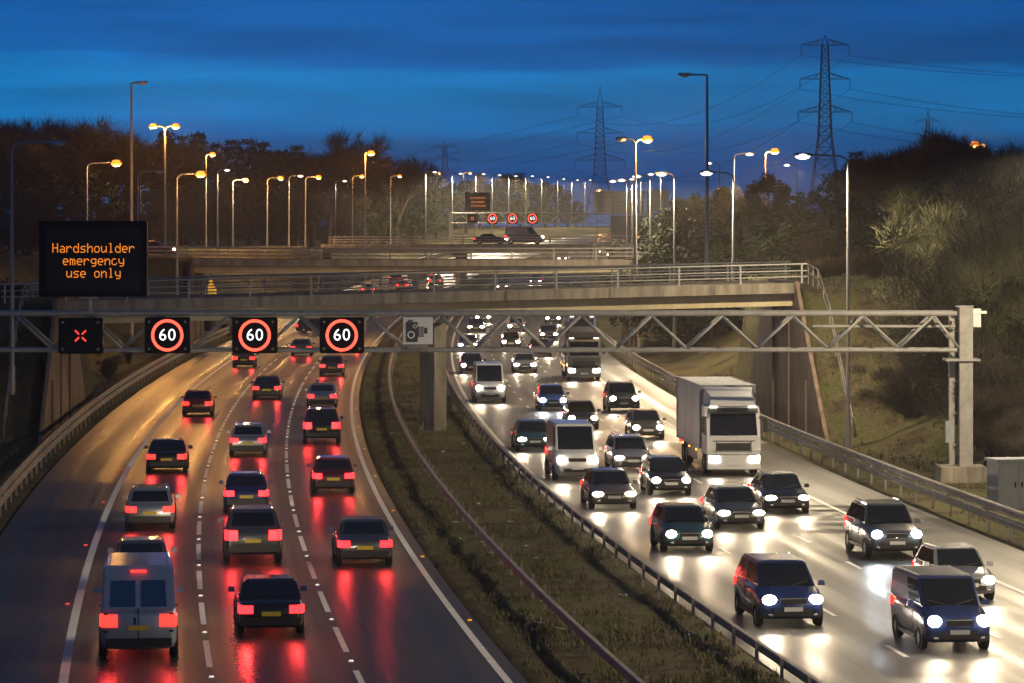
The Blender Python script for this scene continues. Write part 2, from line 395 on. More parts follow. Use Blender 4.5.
tag(mk.build('lane_marking', M_PAINT), 'white lane lines and edge lines painted on both carriageways', 'road marking', kind='structure')
# road studs between the dashes; their reflected glint is put in as emission
st = MB(); st.box((0, 0, .01), (.13, .13, .03), taper=.7)
st_w = st.mesh('road_stud', mat('glint_stud_white', (.7, .7, .7), .3, emit=(1, .95, .8), estr=.5)); st_r = st.mesh('road_stud', mat('glint_stud_red', (.5, .02, .02), .3, emit=(1, .08, .06), estr=.6)); st_a = st.mesh('road_stud', mat('glint_stud_amber', (.6, .3, .02), .3, emit=(1, .4, .03), estr=.6))
for o, ph, me, lab, cl in ((-3.65, 20 + 4 + 7.2, st_w, 'white glowing road stud in a gap of the right-hand dashed lane line', 'white road studs'),
                       (-7.3, 20 + 1 + 7.2, st_w, 'white glowing road stud in a gap of the left-hand dashed lane line', 'white road studs'),
                       (-11.25, 26, st_r, 'red road stud beside the solid hard shoulder line', 'red road studs'), (.25, 31, st_a, 'amber road stud along the solid line by the median grass', 'amber road studs')):
    d = ph
    while d < 76: d += 9
    while d < 235:
        tag(link('road_stud', me, None, (ML(d) + o, d, .012)), lab, 'road stud', lab); d += 9 if me is st_w else 18

# ------------------------------------------------------------------ guard rails
post_me = MB().box((0, 0, .36), (.08, .12, .84)).mesh('post', M_GALV_D)
def guard_rail(o, face, label, d0=66, d1=700, spacing=3.2, double=False, nz_=.0):
    """face = -1: beam hangs on the left of its posts; double = two beams, one above the other"""
    r = thing('guard_rail', (ML(d0) + o, d0, 0), label, 'guard rail', 'steel guard rails along the carriageways')
    def beam(zc, off):
        prof = [(-.02, -.10), (.16, -.10), (.16, .06), (.13, .09), (.01, .09), (-.02, .06)] if not double else [(0, -.155), (.06, -.11), (.06, -.05), (.015, -.02), (.015, .02), (.06, .05), (.06, .11), (0, .155), (-.012, .155), (.045, .105), (.045, .055), (0.003, .025), (.003, -.025), (.045, -.055), (.045, -.105), (-.012, -.155)]
        b = MB(); ds = frange(d0, d1, 3.2) + [d1]; vs = []; fs = []; n = len(prof)
        for d in ds:
            for p in prof: vs.append((ML(d) + o + face * (off + p[0]) - r.location.x, d - d0, g(d) + zc + p[1] + nz_))
        for i in range(len(ds) - 1):
            for j in range(n): a = i * n + j; a2 = i * n + (j + 1) % n; fs.append((a, a2, a2 + n, a + n))
        b.add(vs, fs); b.build('beam', M_GALV_D, r)
    beam(.62, .10)
    if double: beam(1.02, .10)
    k = 0; d = d0 + 1; rest = MB()
    while d < min(d1, 520):
        if k < 100:
            p = link('post', post_me, r, (ML(d) + o - r.location.x, d - d0, g(d) + nz_))
            if double: p.scale = (1, 1, 1.4)
        else: rest.box((ML(d) + o - r.location.x, d - d0, g(d) + .36 + nz_), (.08, .12, .84))
        k += 1; d += spacing
    if rest.v: o2 = rest.build('post', M_GALV_D, r); o2['kind'] = 'stuff'
    return r
guard_rail(2.6, -1, 'grey steel guard rail in the median grass facing the left carriageway')
guard_rail(6.35, 1, 'steel guard rail on posts along the oncoming carriageway edge in the median')
guard_rail(21.6, -1, 'two-beam steel guard rail along the right hard shoulder in front of the cabinet', double=True)
guard_rail(-15.0, 1, 'two-beam steel guard rail along the left hard shoulder', double=True)

# ------------------------------------------------------------------ bridges
def bridge(d0, dep, zr, xl, xr, al, ar, label, soff=2.25, pier=True, rails=True, fas=M_CONC, post_sp=3.3, wing=True, gird=M_CONC_G):
    """zr(x): height of the top rail; deck from xl to xr; abutment faces at offsets al and ar"""
    r = thing('road_bridge', (0, d0, 0), label, 'bridge', 'road bridges over the motorway')
    n = 16; xs = [xl + (xr - xl) * i / n for i in range(n + 1)]
    def slab(x0s, y0, y1, zt, zb):
        b = MB(); vs = []; fs = []
        for x in x0s: vs += [(x, y0, zt(x)), (x, y1, zt(x)), (x, y1, zb(x)), (x, y0, zb(x))]
        m_ = len(x0s)
        for i in range(m_ - 1):
            for j in range(4): a = i * 4 + j; c = i * 4 + (j + 1) % 4; fs.append((a, c, c + 4, a + 4))
        fs += [(0, 1, 2, 3), tuple(4 * (m_ - 1) + q for q in (3, 2, 1, 0))]
        return b.add(vs, fs)
    gl, gr = ML(d0) + al - .3, ML(d0) + ar + .3
    rx = xs; xs = [gl + (gr - gl) * i / n for i in range(n + 1)]
    slab(xs, .5, dep - .5, lambda x: zr(x) - 1.12, lambda x: zr(x) - 1.5).build('deck', M_SOFF, r)
    slab(xs, 0, .48, lambda x: zr(x) - 1.0, lambda x: zr(x) - 1.56).build('edge_beam', fas, r)
    slab(xs, dep - .48, dep, lambda x: zr(x) - 1.0, lambda x: zr(x) - 1.56).build('edge_beam', fas, r)
    gx = [gl + (gr - gl) * i / n for i in range(n + 1)]
    for y in frange(.75, dep - .8, 1.9): slab(gx, y, y + .7, lambda x: zr(x) - 1.5, lambda x: zr(x) - soff).build('girder', gird, r)
    if rails:
        for yy in (.2, dep - .2):
            pr = MB()
            for zz in (0.0, -.36, -.68):
                for a, b_ in zip(rx, rx[1:]): pr.tube((a, yy, zr(a) + zz), (b_, yy, zr(b_) + zz), .05 if zz == 0 else .038, n=6)
            po = pr.build('parapet_rail', M_GALV, r)
            x = xl + .2; pm = MB().box((0, 0, -.5), (.1, .09, 1.0)).mesh('parapet_post', M_GALV)
            while x < xr: link('parapet_post', pm, po, (x, yy, zr(x) - .02)); x += post_sp
    if pier:
        for yy in (1.7, dep - 1.8):
            c = MB(); x = ML(d0 + yy) + 4.35
            c.box((0, 0, (zr(x) - soff) / 2), (.82, .95, zr(x) - soff), R(38))
            link('pier', c.mesh('pier', M_CONC), r, (x, yy, 0))
        MB().box((ML(d0) + 4.1, dep / 2, zr(0) - soff - .28), (1.5, dep - 1.4, .5)).build('crosshead', M_SOFF, r)
        MB().box((ML(d0) + 4.1, dep / 2, .05), (1.5, dep - .6, .06)).build('pier_base', M_SOFF, r)
    for side, oo in ((-1, al), (1, ar)):
        w = MB(); base = g(d0) - .6
        prof = [(-11.0, .1), (-9, 1.5), (-.2, None), (dep + .2, None), (dep + 9, 1.0), (dep + 11, .0)]
        if not wing: prof = [(-6, 1), (.5, None), (dep - .5, None), (dep + 4, 1)]
        vs = []; fs = []
        for y, z in prof:
            d = d0 + y; x = ML(d) + oo
            zt = zr(x) - .93 if z is None else g(d) + z
            vs += [(x, y, base), (x, y, zt), (x + side * .2, y, zt), (x + side * .2, y, base)]
        for i in range(len(prof) - 1):
            for j in range(4): a = i * 4 + j; c = i * 4 + (j + 1) % 4; fs.append((a, c, c + 4, a + 4))
        fs += [(0, 1, 2, 3), tuple(4 * (len(prof) - 1) + q for q in (3, 2, 1, 0))]
        w.add(vs, fs); ab = w.build('abutment', M_WALL, r)
        if wing:
            e = MB(); y0, y1 = -10.6, 1.0
            for k in range(3):   # pilaster ribs and a drainpipe on the wall face
                yy = -4.5 + 6.2 * k; x = ML(d0 + yy) + oo - side * .06
                hh = (zr(x) - soff - .15) if yy > 1 else 7.2 * (yy + 11) / 12.2 * .8
                e.box((x, yy, hh / 2), (.12, .22, hh))
            e.build('wall_rib', M_WALL, ab)
    jn = MB()      # construction joints and drip stains' outlets on the near edge beam
    x = gl + 2
    while x < gr - 1:
        MB().box((x, -.012, zr(x) - 1.28), (.035, .03, .54)).build('joint_seal', M_SOFF, r); x += 5.6
    return r
bridge(178.5, 11.0, lambda x: 8.60 + .0256 * (x + 4), -27.5, 15.9, -16.0, 23.6, 'nearest concrete bridge with open steel rails, crossing just beyond the sign gantry')
bridge(300.0, 11.0, lambda x: 9.05 - .0125 * min(0, x + 22) * .8, -42, 19.5, -16.0, 23.6, 'second concrete bridge, seen between the nearest bridge and the farthest one', post_sp=3.8)
bridge(452.0, 11.0, lambda x: 9.55, -25, 15.6, -14.2, 22.2, 'farthest concrete bridge, low under the distant signal gantry', soff=2.2, post_sp=6, pier=True, wing=False)

# handrail climbing the slope beside the right wing wall
r = thing('handrail', (ML(170) + 25.1, 170, 0), 'sloping steel handrail climbing beside the brown wing wall', 'handrail')
def hz(d): return max(ground(25.0, d), .1)
hp = [(ML(d) + 25.1 - r.location.x, d - 170, max(ground(25.1, d), .05)) for d in (168.5, 172, 176, 180, 183.5)]
b = MB()
for dz in (.55, 1.05): b.path([(p[0], p[1], p[2] + dz) for p in hp], .035, 6)
b.build('rail', M_GALV_D, r)
for t in range(9):
    q_ = min(3, int(t / 2)); f = t / 2 - q_; p0 = hp[q_]; p1 = hp[q_ + 1]; x, y, z = (p0[i] + (p1[i] - p0[i]) * f for i in range(3))
    MB().box((x, y, z + .45), (.07, .07, 1.25)).build('post', M_GALV_D, r)
# the same on the left
r = thing('handrail', (ML(170) - 18, 170, 0), 'sloping steel handrail on the dark bank beside the left wing wall', 'handrail')
hp = [(ML(d) - 18.0 - r.location.x, d - 170, max(ground(-18.0, d), .05)) for d in (168.5, 172, 176, 180, 183.5)]
b = MB()
for dz in (.55, 1.05): b.path([(p[0], p[1], p[2] + dz) for p in hp], .035, 6)
b.build('rail', M_GALV_D, r)
for t in range(9):
    q_ = min(3, int(t / 2)); f = t / 2 - q_; p0 = hp[q_]; p1 = hp[q_ + 1]; x, y, z = (p0[i] + (p1[i] - p0[i]) * f for i in range(3))
    MB().box((x, y, z + .45), (.07, .07, 1.25)).build('post', M_GALV_D, r)

# ------------------------------------------------------------------ sign gantries
def gantry(d, xl, xr, zb, zt, label, base_l, base_r, bay, x_node, mt=M_GALV, k=1.0):
    r = thing('sign_gantry', (xr, d, base_r), label, 'gantry'); ox, oz = xr, base_r
    dep = 1.25
    for yy in (0, dep):
        MB().tube((xl - ox, yy, zt - oz), (-.35, yy, zt - oz), .12, n=10).build('top_chord', mt, r)
        MB().tube((xl - ox, yy, zb - oz), (-.35, yy, zb - oz), .09, n=10).build('bottom_chord', mt, r)
        br = MB(); x = x_node
        while x > xl + bay:
            br.tube((x - ox, yy, zt - .1 - oz), (x - bay / 2 - ox, yy, zb + .08 - oz), .065, n=8)
            br.tube((x - bay / 2 - ox, yy, zb + .08 - oz), (x - bay - ox, yy, zt - .1 - oz), .065, n=8); x -= bay
        br.tube((x_node - ox, yy, zt - .1 - oz), (x_node + bay / 2 * .72 - ox, yy, zb + .08 - oz), .065, n=8)
        br.build('bracing', mt, r, True)
    cb = MB(); x = x_node
    while x > xl: cb.tube((x - ox, .1, zt - oz), (x - ox, dep - .1, zt - oz), .045, n=6); cb.tube((x - bay / 2 - ox, .1, zb - oz), (x - bay / 2 - ox, dep - .1, zb - oz), .045, n=6); x -= bay
    cb.build('cross_brace', mt, r)
    MB().tube((-6.6, dep / 2, zt - .58 - oz), (-.35, dep / 2, zt - .58 - oz), .07, n=8).build('cable_tray', mt, r)
    for px_, bz in ((xr, base_r), (xl, base_l)):
        p = px_ - ox; sgn = 1 if px_ == xr else -1
        MB().box((p + .05, .15, (zt + .28 + bz + .45) / 2 - oz), (.58, .42, zt + .28 - bz - .45)).build('column', mt, r)
        MB().box((p - .42 * sgn, dep - .1, (zt + bz + .45) / 2 - oz), (.26, .3, zt - bz - .45)).build('column', mt, r)
        MB().box((p, .2, zt + .31 - oz), (.74, .6, .06)).box((p - .1, .4, zb - .42 - oz), (1.5, 1.2, .10)).build('collar_plate', mt, r)
        for zz in (.25, .5, .75): MB().box((p - .3 * sgn, .9, bz + (zb - bz) * zz - oz), (.18, .12, .1)).build('stay', mt, r)
        MB().box((p - .1, .45, bz + .1 - oz), (2.1, 2.2, .8), taper=.96).build('plinth', M_CONC, r)
    return r
GD = 145.0
gx = lambda px: PX(px, GD); gz = lambda py: PZ(py, GD)
gbase = .15
G1 = gantry(GD, -24.5, gx(965), gz(350.3), gz(313.5), 'long pale steel lattice gantry spanning both carriageways in front of the nearest bridge', .15, gbase, 70.6 / F * GD, gx(934))
MB().box((.55, .35, gz(318) - gbase), (.34, .4, .8)).box((.62, .35, gz(312.5) - gbase), (.7, .5, .12)).build('camera_housing', M_SIGNW, G1)
MB().box((-.72, .1, gz(432) - gbase), (.24, .22, .95)).build('junction_box', M_CAB, G1)

def signal(kind, px, d, py, w, h, label, tiny=False):
    x = PX(px, d); zc = PZ(py, d); dd = d - .42
    r = thing('lane_signal', (x, dd, zc), label, 'lane signal', 'lane signals hung on the sign gantries')
    def rbox(w, h, y0, y1, cr_):
        pl = []
        for cx, cz, a0 in ((w / 2 - cr_, h / 2 - cr_, 0), (-w / 2 + cr_, h / 2 - cr_, 90), (-w / 2 + cr_, -h / 2 + cr_, 180), (w / 2 - cr_, -h / 2 + cr_, 270)):
            for t in (0, 30, 60, 90): pl.append((cx + cr_ * math.cos(R(a0 + t)), cz + cr_ * math.sin(R(a0 + t))))
        return MB().prism(pl, 'y', y0, y1)
    rbox(w, h, 0, .3, .09).build('casing', M_BLACK, r)
    MB().box((0, .33, 0), (w * .7, .06, h * .6)).build('hanger', M_GALV_D, r)
    if kind == '60':
        R1 = h * .445
        MB().ring((0, 0), R1 * .82, R1, 48, -.03, .028).build('red_ring', M_RED, r)
        text_obj('60', h * .47, M_WHT, r, (0, -.02, 0), 'digits', offset=-.004, spacing=1.08)
    else:
        x_ = MB(); q = h * .15
        for s in (-1, 1):
            for a, b_ in ((.28, 1.0), (-1.0, -.28)):
                x_.tube((q * a, -.02, s * q * a), (q * b_, -.02, s * q * b_), .035 if not tiny else .07, n=6)
        x_.build('red_cross', M_REDX, r)
    if not tiny:
        for sx in (-1, 1):
            for sz in (-1, 1):
                MB().tube((sx * (w / 2 - .2), .005, sz * (h / 2 - .2)), (sx * (w / 2 - .2), -.06, sz * (h / 2 - .2)), .06, n=10).build('corner_lantern', M_GALV_D, r)
    return r
signal('x', 81.8, GD, 335.5, 1.93, 1.57, 'black lane signal showing a red cross over the hard shoulder on the near gantry')
signal('60', 168.3, GD, 335, 1.97, 1.57, 'leftmost of the three red ringed 60 signals on the near gantry')
signal('60', 255.5, GD, 335, 1.97, 1.57, 'middle one of the three red ringed 60 signals on the near gantry')
signal('60', 342.3, GD, 335, 1.93, 1.57, 'rightmost red ringed 60 signal on the near gantry, next to the white camera sign')

GL = {'H': ('10001','10001','10001','11111','10001','10001','10001'), 'a': ('','','01110','00001','01111','10001','01111'), 'r': ('','','10110','11001','10000','10000','10000'),
 'd': ('00001','00001','01101','10011','10001','10001','01111'), 's': ('','','01111','10000','01110','00001','11110'), 'h': ('10000','10000','10110','11001','10001','10001','10001'),
 'o': ('','','01110','10001','10001','10001','01110'), 'u': ('','','10001','10001','10001','10011','01101'), 'l': ('01100','00100','00100','00100','00100','00100','01110'),
 'e': ('','','01110','10001','11111','10000','01110'), 'm': ('','','11010','10101','10101','10101','10101'), 'g': ('','','01111','10001','10001','01111','00001','01110'),
 'n': ('','','10110','11001','10001','10001','10001'), 'c': ('','','01110','10000','10000','10001','01110'), 'y': ('','','10001','10001','10001','01111','00001','01110'), ' ': ()}
def led_text(txt, px_, pz_, m, parent, loc, name):
    b = MB(); wd = len(txt) * 6 - 1; dots = set()
    for i, ch in enumerate(txt):
        for rw, row in enumerate(GL[ch]):
            for cl, v in enumerate(row):
                if v == '1': dots.add((i * 6 + cl, rw))
    q = .36 * px_
    for c_, r_ in dots:
        x, z = (c_ - wd / 2 + .5) * px_, (3.5 - r_) * pz_
        b.box((x, 0, z), (2 * q, .012, 2 * q))
        for dc, dr in ((1, 0), (0, 1), (1, 1), (-1, 1)):   # neighbouring lamps run together
            if (c_ + dc, r_ + dr) in dots and not (dc and dr and ((c_ + dc, r_) in dots or (c_, r_ + dr) in dots)):
                b.tube((x, .004, z), (x + dc * px_, .004, z - dr * pz_), q * .8, n=4)
    return link(name, b.mesh(name, m), parent, loc)
def message(px0, px1, py0, py1, d, txt, label, lines=None):
    x = PX((px0 + px1) / 2, d); w = (px1 - px0) * d / F; z0 = PZ(py1, d); z1 = PZ(py0, d); h = z1 - z0
    r = thing('message_sign', (x, d - .4, z0), label, 'message sign')
    MB().box((0, .2, h / 2), (w, .4, h)).build('casing', M_BLACK, r)
    b = MB(); t = .035 * w * 1.6
    for c, s in (((0, -.02, h - .12), (w, .1, .24)), ((0, -.02, .12), (w, .1, .24)), ((-w / 2 + .13, -.02, h / 2), (.26, .1, h - .481)), ((w / 2 - .13, -.02, h / 2), (.26, .1, h - .481))): b.box(c, s)
    b.build('frame', M_BLACK, r)
    MB().box((0, -.004, h / 2), (w - .55, .012, h - .5)).build('display_face', M_FACE, r)
    MB().tube((-.2, .2, -.02), (-.2, .3, -.75 if txt else -1.2), .13, n=10).box((-.2, .2, -.05), (.7, .3, .1)).box((-.2, .25, -.68), (.5, .4, .12)).build('support_post', M_GALV, r)
    if txt:
        for s_, zz in lines: led_text(s_, .0505, .062, M_AMBER, r, (.02, -.03, zz * h), 'text_line')
    else:
        rr = random.Random(3)
        for zz, ww in ((.70, .62), (.47, .5), (.25, .56)):
            b = MB(); xx = -w * ww / 2
            while xx < w * ww / 2: l_ = rr.uniform(.14, .3); b.box((xx + l_ / 2, -.02, h * zz), (l_, .02, rr.uniform(.2, .34))); xx += l_ + .09
            b.build('text_line', M_AMBERDIM, r)
    return r
message(40.5, 148, 221, 296.5, GD, True, 'big black message sign reading Hardshoulder emergency use only in amber letters', [('Hardshoulder', .635), ('emergency', .47), ('use only', .305)])

r = thing('camera_sign', (gx(418.2), GD - .35, gz(344)), 'square white speed camera sign with a grey camera symbol on the near gantry', 'sign')
w = 29.5 * GD / F; h = 27 * GD / F
MB().box((0, .1, h / 2), (w, .06, h)).build('plate', M_SIGNW, r)
b = MB().box((-.27, .06, h * .45), (.52, .02, h * .74)).box((.12, .06, h * .46), (.28, .02, h * .38)).box((.33, .06, h * .50), (.16, .02, h * .22)).box((-.34, .06, h * .86), (.22, .02, .07))
b.build('camera_symbol', M_SIGNG, r)
b = MB().ring((-.30, h * .35), .11, .165, 24, .04, .008).ring((-.13, h * .66), .055, .09, 20, .04, .008)
for i in range(4): b.box((.05 + i * .065, .045, h * .46), (.02, .008, h * .34))
b.build('symbol_lines', M_SIGNW, r)
MB().box((0, .2, -.12), (.9, .14, .3)).box((0, .2, h / 2), (.14, .12, h)).build('bracket', M_GALV_D, r)

# far gantry beyond the junction
FD = 640.0
fz = lambda py: PZ(py, FD)
gantry(FD, PX(450, FD), PX(647, FD), fz(223), fz(213.3), 'distant pale lattice gantry with small signals above the farthest bridge', g(FD), g(FD) + .2, 20.0 / F * FD, PX(640, FD))
signal('x', 472.5, FD, 218.5, 2.0, 1.7, 'small distant lane signal with a red cross below the distant message sign', True)
signal('60', 492.5, FD, 218.5, 2.0, 2.0, 'leftmost of three small red ringed signals on the distant gantry', True)
signal('60', 512.5, FD, 218.5, 2.0, 2.0, 'middle one of three small red ringed signals on the distant gantry', True)
signal('60', 532.3, FD, 218.5, 2.0, 2.0, 'rightmost of three small red ringed signals on the distant gantry', True)
message(465, 490, 192.5, 210.5, FD, False, 'small distant black message sign with three faint amber lines')
# back of the big direction sign
d = 690; r = thing('direction_sign', (PX(628, d), d, gxy(PX(628, d), d)), 'large grey back of a distant direction sign beyond the far gantry', 'sign')
zb = gxy(PX(628, d), d); z0 = PZ(213, d) - zb; z1 = PZ(191, d) - zb
b = MB().box((-1.9, 0, (z0 + z1) / 2), (10.6, .12, z1 - z0)); b.build('panel', M_SIGNBACK, r)
MB().box((6.2, .1, (z0 + z1) / 2 + .3), (4.6, .12, z1 - z0)).build('panel', M_SIGNBACK, r)
for i in range(5): MB().box((0.6, -.12, z0 + .4 + i * (z1 - z0 - .8) / 4), (15.5, .06, .12)).build('stiffener', M_GALV_D, r)
for xx in (-6.6, -3.2, .4, 3.1, 5.0, 7.6): MB().box((xx, -.3, z1 / 2 - .2), (.22, .22, z1 + .2)).build('post', M_GALV_D, r)

# roadside cabinet on the right
r = thing('roadside_cabinet', (19.75, 131, 0), 'grey roadside equipment cabinet behind the right guard rail', 'cabinet', rz=R(14))
MB().box((0, 0, .95), (1.7, 1.15, 1.9)).build('casing', M_CAB, r)
MB().box((0, 0, 1.95), (1.84, 1.3, .1)).build('lid', M_CAB, r)
for sx in (-.42, .42):
    dd_ = MB().box((sx, -.59, .98), (.78, .03, 1.66)).build('door', M_CAB, r); MB().box((sx + (.28 if sx < 0 else -.28), -.62, 1.0), (.05, .05, .2)).build('handle', M_BLACK, dd_)
MB().box((0, 0, -.1), (1.95, 1.4, .3)).build('plinth', M_CONC, r)
# yellow bollard on the bridge beyond
d = 262.0; x = PX(211, d); zb = gxy(x, d)
r = thing('traffic_bollard', (x, d, PZ(299, d)), 'glowing yellow bollard behind the rails of the nearest bridge', 'bollard')
MB().tube((0, 0, -2.5), (0, 0, .15), .52, n=12).build('base', M_TRIM, r)
MB().tube((0, 0, .1), (0, 0, .75), .46, .42, 14).tube((0, 0, .75), (0, 0, 1.15), .42, .2, 14).tube((0, 0, 1.15), (0, 0, 1.5), .17, .1, 14).build('body', M_YEL, r, False)
MB().tube((0, 0, .52), (0, 0, .62), .475, n=14).build('band', M_TRIM, r)

# ------------------------------------------------------------------ street lamps
LIGHTS = {}
def lamp_light(col, e, spot=174):
    k = (col, e, spot)
    if k not in LIGHTS:
        LIGHTS[k] = lamp_data('lamp_light', 'POINT' if col == 'sod' else 'SPOT', e, {'sod': (1.0, .46, .10), 'led': (1.0, .80, .52)}[col], .25, spot, .3)
    return LIGHTS[k]
def street_lamp(x, d, zbase, ztop, arms, label, energy=0, rb=.11, colm=M_COLG, bowl=None, group='street lamps around the junction', short=False):
    """arms: list of (dx, dy, colour or None, energy)"""
    h = ztop - zbase
    r = thing('street_lamp', (x, d, zbase), label, 'street lamp', group)
    MB().tube((0, 0, -.2), (0, 0, 1.6), rb * 1.35, rb * 1.3, 10).tube((0, 0, 1.6), (0, 0, h - (0 if short else .35)), rb, rb * .55, 10).build('column', colm, r, False)
    for dx, dy, colr, e in arms:
        l_ = math.hypot(dx, dy); ux, uy = dx / l_, dy / l_; b = MB(); a = rb * .5
        if short: b.path([(0, 0, h - .3), (0, 0, h), (dx, dy, h + .02)], a, 8)
        else: b.path([(0, 0, h - .36), (ux * .12, uy * .12, h - .14), (ux * .4, uy * .4, h), (dx, dy, h + .06)], a, 8)
        b.build('bracket_arm', colm, r)
        cx, cy_ = dx + ux * .38, dy + uy * .38; ang = math.atan2(dy, dx)
        lu = MB().box((0, 0, 0), (1.0, .36, .15), 0, .8); hd = link('luminaire', lu.mesh('luminaire', M_COLG), r, (cx, cy_, h + .08), ang)
        bw = ellip((0, 0, -.09), (.44, .30, .27) if colr == 'sod' else (.38, .22, .17), 12, 8)
        link('bowl', bw.mesh('bowl', {None: M_OFFL, 'sod': M_SOD, 'led': M_LED}[colr], True), hd)
        if colr and e:
            lo = bpy.data.objects.new('lamp_light', lamp_light(colr, e)); C.objects.link(lo); lo.parent = r; lo.location = (cx, cy_, h - .45)
    return r
def lamp_px(px, py, d, arms, label, **k):
    x = PX(px, d); zt = PZ(py, d); zb = k.pop('zb', None)
    return street_lamp(x, d, gxy(x, d) if zb is None else zb, zt, arms, label, **k)
ES, EL = 2500, 8600     # lamp powers
def lamp_auto(px, py, hcol, arms, label, dlo=200, dhi=1600, **k):
    """distance at which a column of the given height on the local ground has its top at this pixel"""
    best = min((abs(PZ(py, d) - gxy(PX(px, d), d) - hcol), d) for d in range(dlo, dhi, 4))
    return lamp_px(px, py, best[1], arms, label, **k)
RIGHT = 'lamps along the right edge of the motorway'
# right-hand row of the motorway: white lamps
def right_row(d, label, e=EL, dirx=-1.9, h=14.6, off=23.9, arm='led'):
    x = ML(d) + off
    return street_lamp(x, d, ground(off, d) - .1, g(d) + h, [(dirx, 0, arm, e)], label, group=RIGHT)
right_row(52, 'tall white-lit lamp beside the road nearest the camera', EL * 1.2, off=25)
right_row(90, 'second tall white-lit lamp along the right edge, before the gantry', EL * 1.2, off=25)
right_row(131, 'tall lamp at the far right whose bright white head shows at the frame edge', EL * 1.3, off=28)
lamp_px(848, 156, 167, [(-1.9, 0, 'led', EL * .9)], 'tall grey lamp on the grass bank right of the nearest bridge, with a white head', group=RIGHT, zb=ground(25, 167) - .1)
lamp_px(733.5, 173, 206, [(-1.3, 0, 'led', EL * .8)], 'white lamp column behind the right end of the nearest bridge rail', group=RIGHT, zb=7.5)
lamp_px(674.5, 174, 250, [(-.6, 0, 'led', EL)], 'white lamp left of the tall dark column beyond the nearest bridge', group=RIGHT, zb=2)
lamp_px(650.5, 176, 285, [(-.8, 0, 'led', EL)], 'white lamp directly right of the distant direction sign back', group=RIGHT, zb=2)
lamp_px(632.5, 180, 330, [(-.7, 0, 'led', EL * .8)], 'white lamp in front of the distant direction sign back, nearer of the pair there', group=RIGHT, zb=2)
lamp_px(627, 181, 372, [(-1.2, 0, 'led', EL * .8)], 'white lamp in front of the distant direction sign back, farther of the pair there', group=RIGHT, zb=2)
lamp_px(661, 174, 420, [(-.9, 0, 'led', 5000)], 'faint white lamp just right of the distant direction sign back', group=RIGHT, zb=6)
lamp_px(641, 179, 470, [(-.9, 0, 'led', 5000)], 'faint white lamp in the middle of the distant direction sign back', group=RIGHT, zb=6)
lamp_auto(734, 154, 10, [(1.1, 0, 'led', 4000)], 'white lamp above the dark trees left of the large pylon, facing right', dlo=300)
lamp_auto(719.5, 163, 10, [(-.9, 0, 'led', 0)], 'tiny white lamp just right of the tall unlit column', dlo=400)
lamp_auto(797.5, 165, 10, [(-.9, 0, 'led', 0)], 'tiny white lamp just left of the large pylon legs', dlo=400)
lamp_auto(765, 151, 10, [(.5, 0, 'sod', 6000)], 'orange lamp above the dark trees left of the large pylon', dlo=280)
lamp_px(984.5, 144, 300, [(-.5, 0, 'sod', 4000)], 'orange lamp in the trees at the far right', short=True)
lamp_px(707, 75, 232, [(-1.2, 0, None, 0)], 'tallest dark unlit lamp standing right of the nearest bridge middle', short=True, rb=.15, zb=7.6)
lamp_px(635.5, 139, 250, [(-.7, 0, None, 0), (.5, 0, 'sod', 5000)], 'double armed orange lamp left of the tallest dark column', zb=7.5, rb=.12)
# left side
lamp_px(12, 143, 172, [(2.0, 0, None, 0)], 'unlit grey lamp column at the far left edge behind the guard rail', zb=ground(-17.6, 172) - .2, rb=.13)
lamp_px(87, 163, 258, [(1.9, 0, 'sod', ES * .45)], 'orange lamp showing above the message sign, facing right')
lamp_px(131.5, 83, 270, [(.5, 0, None, 0)], 'tallest unlit dark column above the right end of the message sign', short=True, rb=.17)
lamp_auto(138, 172, 8, [(1.6, 0, None, 0)], 'unlit lamp hidden behind the right end of the message sign', dlo=300)
lamp_auto(140.5, 163, 8, [(.9, 0, 'led', 2500)], 'small white lamp left of the double orange lamp', dlo=400)
lamp_px(165, 126, 330, [(-.8, 0, 'sod', ES), (.7, 0, 'sod', ES * 1.3)], 'tall double armed orange lamp right of the message sign', rb=.15)
lamp_px(177, 174, 262, [(1.5, 0, 'sod', 1200)], 'orange-lit lamp column standing on the second bridge behind the message sign', zb=3)
lamp_auto(206, 154, 12, [(.5, 0, 'sod', ES)], 'single small orange lamp third from the message sign', dlo=330)
lamp_auto(217.5, 170, 8, [(.9, 0, 'led', 3500)], 'small white lamp lighting a leafy tree on the left', dlo=440)
lamp_auto(233, 180, 8, [(1.3, 0, 'sod', 3000)], 'dim orange lamp beside the tree lit by a white lamp', dlo=330)
for i, (px, py, arm, e, lab) in enumerate((
        (267.5, 178, 1.4, 3500, 'dim orange lamp on the bridge approach, first right of the lit leafy tree'), (305.5, 177, 1.4, 3500, 'dim orange lamp midway between the lit leafy tree and bright single orange lamp'),
        (352.5, 176, 1.3, 3500, 'dim orange lamp just left of the bright single orange lamp'), (390.5, 176, 1.3, 3500, 'dim orange lamp just right of the bright single orange lamp'))):
    lamp_auto(px, py, 8.2, [(arm, 0, 'sod', e * .5)], lab, dlo=320, dhi=620)
for px, py, lab in ((289, 176, 'small white lamp between the two leftmost dim orange lamps'), (335.5, 181, 'small white lamp left of the bright single orange lamp'), (387, 185, 'small white lamp nearly hidden behind the dim orange lamp column')):
    lamp_auto(px, py, 8.2, [(1.2, 0, 'led', 2500)], lab, dlo=460)
lamp_px(365, 153, 350, [(.25, 0, 'sod', ES * 1.3)], 'bright single orange lamp in the middle of the left tree line', short=True, rb=.12)
